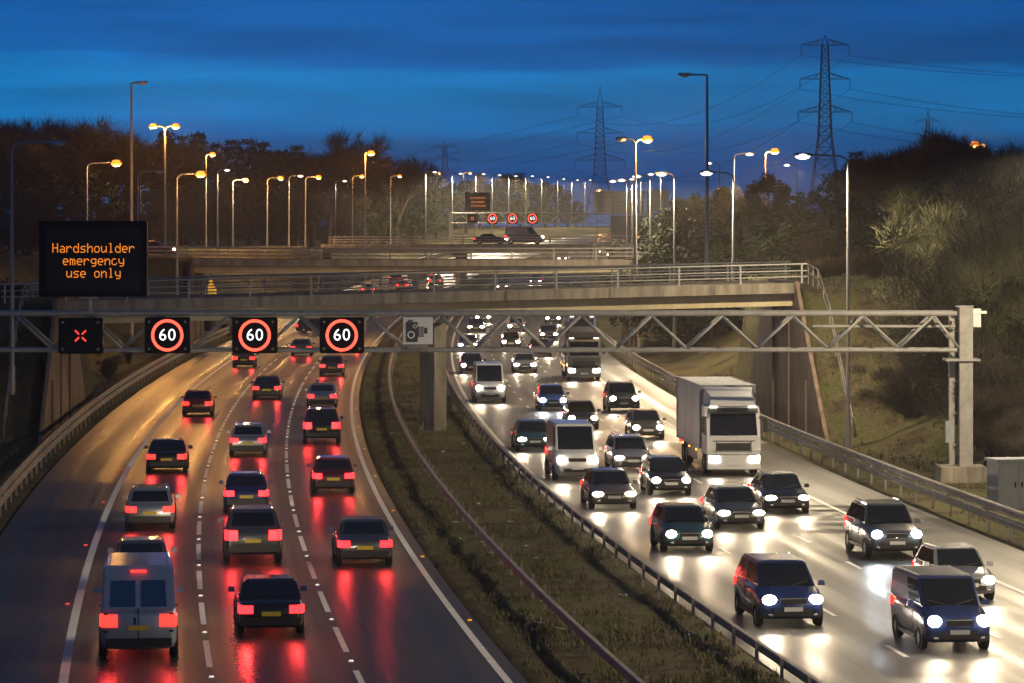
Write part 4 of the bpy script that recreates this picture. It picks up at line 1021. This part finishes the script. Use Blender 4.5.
def car(kind, x, d, away, pc, label, z=None, heads='w', tail=None, rz=None, beams=True, group=None, escale=1.0):
    w, ln, belt, roof, gc, yw, yf, yr, yb, nose = SPEC[kind]; van = kind in ('van', 'small van')
    z = g(d) + .005 if z is None else z
    t = math.atan(TAN(d)); rot = -t + (math.pi if away else 0) if rz is None else rz
    nm = {'van': 'van', 'small van': 'van', 'suv': 'off_road_car'}.get(kind, 'car')
    r = thing(nm, (x, d, z), label, 'van' if van else 'car', group, rot)
    P = PAINT[pc]; f = -ln / 2; e = ln / 2; K = kind
    part((K, 'body'), 'body', lambda: loft([(f, w * .72, gc + .16, nose - .14, 0), (f + .10, w * .90, gc + .05, nose - .03, .01), (f + .45, w * .975, gc, nose + .07, .03), (yw - .05, w, gc, belt - .02, .05), (yw + .5, w, gc, belt, .02),
        (0.2, w, gc, belt + .01, .02), (yb - .3, w * .99, gc, belt + .02, .02), (e - .25, w * .965, gc + .02, belt + (.0 if yb < e - .3 else .03), .02), (e - .06, w * .91, gc + .07, belt - .05, .01), (e, w * .82, gc + .16, belt - .14, 0)]), P, r, True)
    rw = w * (.9 if van else .78)       # roof half width
    wb = w * .945                       # cabin half width at the belt
    def cabin():
        A = [(-wb * .93, yw, belt - .03), (wb * .93, yw, belt - .03), (wb, yb, belt - .03), (-wb, yb, belt - .03)]
        yf2 = yf; top = [(-rw * .93, yf2, roof - .03), (rw * .93, yf2, roof - .03), (rw, yr, roof - .03), (-rw, yr, roof - .03)]
        mid = [lerp(a, b_, .97) for a, b_ in zip(A, top)]
        cap = [(-rw * .82, yf2 + .12, roof), (rw * .82, yf2 + .12, roof), (rw * .86, yr - .1, roof), (-rw * .86, yr - .1, roof)]
        b = MB(); b.hexa(A + top); b.hexa(top + cap); return b
    part((K, 'cabin'), 'cabin', cabin, P, r)
    A = [(-wb * .93, yw, belt - .03), (wb * .93, yw, belt - .03), (wb, yb, belt - .03), (-wb, yb, belt - .03)]
    T = [(-rw * .93, yf, roof - .03), (rw * .93, yf, roof - .03), (rw, yr, roof - .03), (-rw, yr, roof - .03)]
    def pane(a, b_, c, dd, u0, u1, v0, v1, off=.012):
        """a,b bottom, c,d top (c above b)"""
        def pt(u, v): return Vector(lerp(lerp(a, b_, u), lerp(dd, c, u), v))
        q = [pt(u0, v0), pt(u1, v0), pt(u1, v1), pt(u0, v1)]; n_ = (q[1] - q[0]).cross(q[3] - q[0]).normalized()
        return MB().hexa([p - n_ * .01 for p in q] + [p + n_ * off for p in q])
    part((K, 'ws'), 'windscreen', lambda: pane(A[0], A[1], T[1], T[0], .05, .95, .06, .93), M_GLASS, r)
    if not (kind == 'van'): part((K, 'rw'), 'rear_window', lambda: pane(A[2], A[3], T[3], T[2], .08, .92, .22, .88), M_GLASS, r)
    splits = [(.04, .24)] if kind == 'van' else ([(.04, .38)] if kind == 'small van' else [(.07, .45), (.48, .78), (.81, .95)] if kind in ('estate', 'suv', 'people carrier') else [(.09, .47), (.51, .88)])
    for i, (u0, u1) in enumerate(splits):
        part((K, 'swr', i), 'side_window', lambda: pane(A[1], A[2], T[2], T[1], u0, u1, .12, .88), M_GLASS, r)
        part((K, 'swl', i), 'side_window', lambda: pane(A[3], A[0], T[0], T[3], 1 - u1, 1 - u0, .12, .88), M_GLASS, r)
    rad = .36 if kind in ('suv', 'van') else .315; wy = (f + .82, e - .85)
    wheels(r, [(s * (w - .09), y) for s in (-1, 1) for y in wy], rad)
    for s in (-1, 1):
        for y in wy: part((K, 'arch', s, y), 'wheel_arch', lambda: MB().tube((s * (w - .12), y, rad + .03), (s * (w - .005), y, rad + .03), rad + .07, n=20), M_TRIM, r)
    part((K, 'grille'), 'grille', lambda: MB().box((0, f + .035, nose - .12), (w * .78, .1, .15)).box((0, f + .03, gc + .22), (w * 1.15, .14, .16)), M_TRIM, r)
    part((K, 'strip'), 'grille_trim', lambda: MB().box((0, f - .012, nose - .045), (w * .74, .03, .025)), M_CHROME, r)
    if kind == 'van':
        for s in (-1, 1):
            part((K, 'rwin', s), 'rear_window', lambda: MB().hexa([(s * .08, e + .0, 1.38), (s * .72, e + .0, 1.38), (s * .72, e - .1, 1.38), (s * .08, e - .1, 1.38), (s * .08, e - .055, 2.05), (s * .68, e - .055, 2.05), (s * .68, e - .2, 2.05), (s * .08, e - .2, 2.05)]), M_GLASS, r)
            for zz in (.75, 1.2): part((K, 'hinge', s, zz), 'hinge', lambda: MB().box((s * w * .84, e - .0, zz), (.10, .05, .05)), M_TRIM, r)
        part((K, 'rseam'), 'door_seam', lambda: MB().box((0, e + .0, .95), (.018, .03, .8)), M_TRIM, r)
        part((K, 'rhandle'), 'door_handle', lambda: MB().box((.09, e + .012, 1.02), (.05, .04, .18)), M_TRIM, r)
        part((K, 'hbl'), 'brake_light', lambda: MB().box((0, e - .09, 2.28), (.4, .12, .05)), M_TAIL, r)
    for s in (-1, 1):
        part((K, 'wiper', s), 'wiper', lambda: MB().tube(lerp(lerp(A[0], T[0], .05), lerp(A[1], T[1], .05), .5 + s * .04)[:1] + (yw - .02, belt + .02), (lambda q: (q[0], q[1] - .02, q[2] + .02))(lerp(lerp(A[0], T[0], .22), lerp(A[1], T[1], .22), .5 + s * .38)), .012, n=4), M_TRIM, r)
        part((K, 'bseam', s), 'bonnet_seam', lambda: MB().tube((s * w * .62, f + .3, nose + .075), (s * w * .78, yw - .02, belt + .015), .008, n=4), M_TRIM, r)
        if kind != 'van':
            for q, yy in enumerate((yw + .62, yw + 1.72)):
                if kind == 'small van' and q: continue
                part((K, 'dseam', s, q), 'door_seam', lambda: MB().box((s * (w - .001), yy, (belt + gc) / 2 + .08), (.012, .014, (belt - gc) * .62)), M_TRIM, r)
        part((K, 'fog', s), 'fog_lamp', lambda: ellip((s * w * .66, f + .06, gc + .17), (.09, .07, .05)), M_OFFL, r, True)
        if kind in ('estate', 'suv'): part((K, 'rail', s), 'roof_rail', lambda: MB().tube((s * rw * .86, yf + .3, roof + .05), (s * rw * .86, yr - .15, roof + .05), .022, n=6), M_CHROME, r)
    part((K, 'pf'), 'front_plate', lambda: MB().box((0, f - .055, gc + .32), (.52, .02, .115)), M_PLATEW, r)
    part((K, 'pr'), 'rear_plate', lambda: MB().box((0, e + .012, (belt + gc) / 2 + .06), (.52, .03, .12)), M_PLATEY, r)
    part((K, 'rb'), 'rear_bumper', lambda: MB().box((0, e - .06, gc + .22), (w * 1.7, .2, .2)), M_TRIM, r)
    for s in (-1, 1): part((K, 'sill', s), 'sill', lambda: MB().box((s * (w - .04), 0, gc + .07), (.08, ln - 2.6, .1)), M_TRIM, r)
    hl = {'w': M_HEAD, 'b': M_HEADB}.get(heads, M_OFFL); zt = nose - .10
    for s in (-1, 1):
        part((K, 'hl', s), 'headlight', lambda: ellip((s * w * .70, f + .10, zt + .01), {'saloon': (w * .25, .19, .10), 'estate': (w * .24, .19, .105), 'hatchback': (w * .21, .19, .135), 'suv': (w * .20, .19, .145), 'people carrier': (w * .22, .19, .14)}.get(kind, (w * .20, .2, .16))), hl, r, True)
        th_ = .34 if kind not in ('van', 'suv') else .5; zc = belt - .2 if kind != 'van' else 1.0
        part((K, 'tl', s), 'tail_light', lambda: MB().prism([(s * w * q[0], e + q[1]) for q in ((.54, .02), (.84, .02), (.945, -.045), (.995, -.27), (.9, -.27), (.54, -.1))], 'z', zc - th_ * .28, zc + th_ * .36), tail or M_TAIL, r)
        mir = part((K, 'mir', s), 'mirror', lambda: MB().box((s * (w + .1), yw + .38, belt + .06), (.2, .1, .14), taper=.8), P, r)
        if kind == 'van': part((K, 'trim', s), 'side_trim', lambda: MB().box((s * (w - .01), .3, .75), (.05, 3.2, .08)), M_TRIM, r)
        part((K, 'handle', s), 'door_handle', lambda: MB().box((s * (w - .0), .15, belt - .16), (.05, .2, .035)), M_TRIM, r)
    if beams and not away:
        for s in (-1, 1):
            lo = bpy.data.objects.new('headlight_beam', BEAMB if heads == 'b' else BEAM); C.objects.link(lo); lo.parent = r
            lo.location = (s * w * .68, f - .12, zt); lo.rotation_euler = (R(90 - 4), 0, R(180)); 
    if away and beams:
        for s in (-1, 1):
            lo = bpy.data.objects.new('tail_glow', TAILG); C.objects.link(lo); lo.parent = r; lo.location = (s * w * .74, e + .10, belt - .2); lo.rotation_euler = (R(68), 0, 0)
            lo = bpy.data.objects.new('headlight_beam', BEAM); C.objects.link(lo); lo.parent = r
            lo.location = (s * w * .68, f - .12, zt); lo.rotation_euler = (R(90 - 5), 0, R(180))
    return r
TAILG = lamp_data('tail_glow', 'SPOT', 30, (1.0, .05, .045), .14, 140, .8)
def lorry(x, d, away, cabc, boxm, label, L_=10.5, z=None, rz=None, beams=True, H_=3.95, heads=True):
    z = g(d) + .005 if z is None else z
    rot = -math.atan(TAN(d)) + (math.pi if away else 0) if rz is None else rz
    r = thing('lorry', (x, d, z), label, 'lorry', None, rot); P = PAINT[cabc]; f = -L_ / 2; e = L_ / 2; w = 1.2
    def rb(poly): return MB().prism(poly, 'x', -w, w)
    MB().prism([(f + .12, .95), (f + .02, 1.2), (f + .0, 1.75), (f + .32, 2.95), (f + .55, 3.08), (f + 2.0, 3.1), (f + 2.05, .95)], 'x', -w, w).build('cab', P, r)
    MB().hexa([(-1.02, f + .35, 3.09), (1.02, f + .35, 3.09), (1.14, f + 1.98, 3.11), (-1.14, f + 1.98, 3.11), (-.92, f + .85, 3.5), (.92, f + .85, 3.5), (1.1, f + 1.98, 3.86), (-1.1, f + 1.98, 3.86)]).build('air_deflector', P, r)
    MB().hexa([(-1.06, f - .03, 1.82), (1.06, f - .03, 1.82), (1.06, f + .1, 1.78), (-1.06, f + .1, 1.78), (-1.02, f + .225, 2.76), (1.02, f + .225, 2.76), (1.02, f + .34, 2.74), (-1.02, f + .34, 2.74)]).build('windscreen', M_GLASS, r)
    MB().hexa([(-1.08, f + .0, 2.80), (1.08, f + .0, 2.80), (1.1, f + .36, 2.95), (-1.1, f + .36, 2.95), (-1.08, f + .0, 2.84), (1.08, f + .0, 2.84), (1.1, f + .34, 3.02), (-1.1, f + .34, 3.02)]).build('sun_visor', M_TRIM, r)
    MB().box((0, f + .01, 1.30), (1.5, .06, .34)).box((0, f + .02, .78), (1.4, .2, .16)).build('grille', M_TRIM, r)
    MB().box((0, f + .1, .62), (2.38, .5, .62)).build('bumper', P, r)
    MB().box((0, f - .17, .55), (.52, .03, .12)).build('front_plate', M_PLATEW, r)
    for s in (-1, 1):
        MB().hexa([(s * .62, f - .17, .62), (s * 1.1, f - .17, .62), (s * 1.18, f, .62), (s * .62, f, .62), (s * .66, f - .17, .88), (s * 1.12, f - .17, .92), (s * 1.18, f, .92), (s * .66, f, .88)]).build('headlight', M_HEAD if heads else M_OFFL, r)
        MB().box((s * .88, f + .36, 3.06), (.34, .12, .09)).build('marker_light', M_LED, r)
        MB().hexa([(s * 1.19, f + .3, 1.8), (s * 1.22, f + .3, 1.8), (s * 1.22, f + 1.25, 1.8), (s * 1.19, f + 1.25, 1.8), (s * 1.19, f + .45, 2.6), (s * 1.22, f + .45, 2.6), (s * 1.22, f + 1.25, 2.6), (s * 1.19, f + 1.25, 2.6)]).build('side_window', M_GLASS, r)
        m_ = MB().box((s * 1.42, f + .12, 2.25), (.2, .14, .62)).box((s * 1.3, f + .16, 2.6), (.3, .05, .05)).build('mirror', M_TRIM, r)
        MB().box((s * 1.16, .6, .72), (.05, L_ * .36, .5)).build('side_guard', M_GALV_D, r)
        for k in range(3): MB().box((s * 1.285, f + 3.2 + k * 2.4, .98), (.03, .14, .07)).build('side_marker', M_AMBERL, r)
        MB().box((s * .95, e + .02, .95), (.4, .06, .16)).build('tail_light', M_TAIL, r)
    MB().box((0, f + 2.15 + (L_ - 2.15) / 2, (1.1 + H_) / 2), (2.52, L_ - 2.15, H_ - 1.1)).build('cargo_box', boxm, r)
    b = MB()
    for s in (-1, 1):
        for y in (f + 2.16, e - .02):
            b.box((s * 1.262, y, (1.1 + H_) / 2), (.05, .08, H_ - 1.1))
        b.box((s * 1.262, f + 2.15 + (L_ - 2.15) / 2, H_ - .03), (.05, L_ - 2.1, .1)); b.box((s * 1.262, f + 2.15 + (L_ - 2.15) / 2, 1.15), (.05, L_ - 2.1, .14))
    b.build('box_edge', M_GALV, r)
    for s in (-1, 1):
        for k in range(9): MB().box((s * 1.264, f + 3.0 + k * (L_ - 3.2) / 8.6, (1.25 + H_) / 2), (.012, .05, H_ - 1.35)).build('side_strap', M_GALV_D, r)
        MB().tube((s * .1, f - .04, 1.80), (s * .75, f + .05, 2.2), .016, n=4).build('wiper', M_TRIM, r)
        MB().box((s * .78, f - .005, 1.3), (.03, .03, .5)).build('panel_seam', M_TRIM, r)
        MB().box((s * 1.205, f + 1.5, .98), (.02, .8, .05)).build('step', M_TRIM, r)
    MB().box((0, f - .02, 1.56), (1.9, .03, .03)).build('panel_seam', M_TRIM, r)
    MB().box((0, .2, .92), (1.0, L_ - .6, .26)).build('chassis', M_TRIM, r)
    wheels(r, [(s * 1.05, y) for s in (-1, 1) for y in (f + 1.25, e - 3.0, e - 1.75)], .5, .3)
    if beams:
        for s in (-1, 1):
            lo = bpy.data.objects.new('headlight_beam', BEAM); C.objects.link(lo); lo.parent = r; lo.location = (s * .85, f - .3, .8); lo.rotation_euler = (R(90 - 4), 0, R(180))
    return r
def at(px, py): d = flat_d(py); return PX(px, d), d
def cpx(kind, px, py, pc, label, away=False, **k):
    """px, py: middle of the nearest end of the vehicle where it meets the road"""
    d = flat_d(py)
    ln = SPEC[kind][1]; dc = d + ln / 2 * .9
    x = PX(px, d) + TAN(d) * ln / 2 * .9
    return car(kind, x, dc, away, pc, label, **k)
M_BOX = mat('lorry_box_sheet', (.22, .24, .28), .5, .2, n=(.6, .6, (.14, .155, .19)))
M_BOXG = mat('dark_lorry_box', (.10, .11, .13), .5)
# oncoming carriageway
cpx('people carrier', 792, 628, 'dark blue', 'dark blue people carrier in the fast lane, nearest vehicle beside the median rail')
cpx('small van', 958, 652, 'dark blue', 'dark blue small van at lower right, nearest of all oncoming vehicles')
cpx('hatchback', 968, 602, 'silver', 'silver hatchback in the slow lane just behind the dark blue van at lower right')
cpx('suv', 896, 560, 'grey', 'dark off-road car with cold bluish headlights in the slow lane', heads='b')
cpx('saloon', 787, 514, 'black', 'black saloon in the slow lane ahead of the white lorry')
cpx('saloon', 741, 530, 'grey', 'grey saloon in the middle lane beside the black saloon')
cpx('hatchback', 689, 553, 'teal', 'dark teal hatchback in the fast lane behind the dark blue people carrier')
cpx('saloon', 614, 510, 'brown grey', 'brown grey saloon in the fast lane in front of the white van')
cpx('hatchback', 671, 496, 'black', 'black hatchback in the middle lane beside the front wheels of the white lorry')
cpx('estate', 633, 472, 'silver', 'silver estate car in the middle lane right of the white van')
cpx('van', 577, 481, 'white', 'white van in the fast lane among the cars, level with the white lorry')
cpx('saloon', 535, 452, 'teal', 'dark teal car closest to the median rail, left of the white van')
cpx('hatchback', 583, 430, 'black', 'black hatchback half hidden behind the white van')
cpx('hatchback', 553, 411, 'blue', 'blue hatchback with cold blue headlights', heads='b')
cpx('suv', 624, 413, 'black', 'black off-road car in the slow lane below the gantry chord')
cpx('hatchback', 648, 440, 'grey', 'grey hatchback partly hidden behind the white lorry')
cpx('van', 490, 403, 'white', 'white van nearest the bridge pier in the fast lane')
cpx('saloon', 525, 373, 'silver', 'silver saloon with glaring headlights in the middle lane behind the blue hatchback')
cpx('hatchback', 472, 374, 'black', 'black hatchback right beside the median line behind the white van at the pier')
dl = flat_d(476); lorry(PX(734, dl) + TAN(dl) * 5.2, dl + 5.2, False, 'white', M_BOX, 'white lorry with a tall grey box body in the slow lane')
dl = flat_d(381); lorry(PX(584, dl) + TAN(dl) * 5, dl + 5, False, 'grey', M_BOXG, 'dark grey lorry in the slow lane seen through the gantry lattice', H_=3.6)
dl = flat_d(351); lorry(PX(582, dl) + TAN(dl) * 5, dl + 5, False, 'blue', mat('blue_lorry_box', (.05, .08, .22), .5), 'blue lorry behind the dark grey lorry, under the nearest bridge')
farc = [(0, 476, 333, 'grey'), (0, 483, 324, 'silver'), (1, 511, 349, 'black'), (1, 516, 332, 'white'), (2, 549, 341, 'grey'), (2, 553, 325, 'black'), (0, 468, 352, 'blue'), (1, 541, 357, 'maroon')]
for i, (ln_, px, py, pc) in enumerate(farc):
    cpx(('saloon', 'estate', 'hatchback')[i % 3], px, py, pc, ORD[i] + ' of the distant oncoming cars seen through the gantry lattice under the nearest bridge, ' + pc)
for i, (d, o, pc) in enumerate(((420, 9.2, 'grey'), (438, 12.6, 'black'), (476, 9.1, 'silver'), (500, 12.6, 'grey'), (560, 16.1, 'white'), (575, 12.6, 'black'), (600, 9.2, 'grey'), (622, 16.0, 'silver'), (640, 12.6, 'white'))):
    car(('saloon', 'hatchback', 'estate')[i % 3], ML(d) + o, d, False, pc, ORD[i] + ' farthest-off oncoming car counted from the nearest bridge outward, ' + pc, beams=i < 4)
# departing carriageway
LNS = {1: -9.1, 2: -5.5, 3: -1.85}
dep = [('van', 1, 88.0, 'pale blue', 'pale van in the left lane at the very bottom of the picture', M_TAIL), ('hatchback', 1, 103.5, 'grey', 'grey hatchback in the left lane ahead of the pale van, tail lights on', M_TAIL), ('estate', 1, 124, 'silver', 'silver estate car in the left lane below the leftmost 60 signal', M_TAIL), ('saloon', 1, 152, 'black', 'black saloon in the left lane just short of the bridge shadow', M_TAIL), ('hatchback', 1, 196, 'red', 'red hatchback in the left lane beyond the bridge shadow', M_TAIL),
       ('saloon', 2, 92.5, 'black', 'black saloon in the middle lane, closest departing car to the camera there', M_BRAKE), ('suv', 2, 112, 'grey', 'grey off-road car braking in the middle lane', M_BRAKE), ('hatchback', 2, 131, 'dark blue', 'dark blue hatchback in the middle lane below the middle 60 signal', M_BRAKE), ('estate', 2, 163, 'silver', 'silver estate car in the middle lane near the bridge shadow', M_BRAKE), ('saloon', 2, 215, 'black', 'black saloon in the middle lane under the nearest bridge', M_TAIL),
       ('saloon', 3, 111, 'grey', 'grey saloon alone in the lane beside the median grass', M_BRAKE), ('hatchback', 3, 140, 'maroon', 'maroon hatchback in the lane beside the median, below the rightmost 60 signal', M_BRAKE), ('suv', 3, 172, 'black', 'black off-road car in the lane beside the median near the pier', M_BRAKE), ('saloon', 3, 205, 'silver', 'silver saloon in the lane beside the median under the nearest bridge', M_BRAKE), ('estate', 3, 248, 'grey', 'grey estate car in the lane beside the median beyond the bridge', M_BRAKE),
       ('hatchback', 1, 262, 'black', 'small departing black hatchback in the left lane beyond the bridge', M_TAIL), ('saloon', 2, 285, 'grey', 'small departing grey saloon in the middle lane beyond the bridge', M_TAIL), ('suv', 3, 300, 'dark blue', 'small departing dark blue off-road car beside the median beyond the bridge', M_TAIL)]
for k, ln_, d, pc, lab, tm in dep: car(k, ML(d) + LNS[ln_], d, True, pc, lab, tail=tm)
for i in range(12):
    d = 385 + i * 13.5; l_ = 1 + i % 3
    car(('saloon', 'hatchback', 'suv')[i % 3], ML(d) + LNS[l_], d, True, ('grey', 'black', 'silver', 'red')[i % 4], ORD[i] + ' of the far departing cars with red tail lights seen through the bridge rails, ' + ('grey', 'black', 'silver', 'red')[i % 4], beams=False, tail=M_BRAKE)
# traffic on the junction
for px, d, kind, pc, rz, zc, lab in ((155, 318, 'hatchback', 'red', R(90), None, 'red hatchback on the junction just right of the message sign'), (224, 330, 'saloon', 'grey', R(90), None, 'grey saloon on the junction below the lit leafy tree'),
                                    (318, 345, 'estate', 'black', R(90), None, 'black estate car crossing the junction left of the bright single orange lamp'), (490, 456, 'saloon', 'black', R(90), 8.57, 'black saloon on the farthest bridge below the distant signals'),
                                    (524, 458, 'van', 'grey', R(90), 8.57, 'grey van on the farthest bridge below the rightmost distant signal'), (20, 250, 'saloon', 'white', R(90), None, 'white saloon passing on the junction left of the message sign')):
    x = PX(px, d); car(kind, x, d, False, pc, lab, z=gxy(x, d) if zc is None else zc, rz=rz, beams=False)
lorry(PX(636, 458), 458, False, 'white', M_BOXG, 'lorry with a dark box on the farthest bridge at the right', L_=7.0, z=8.57, rz=R(90), beams=False)
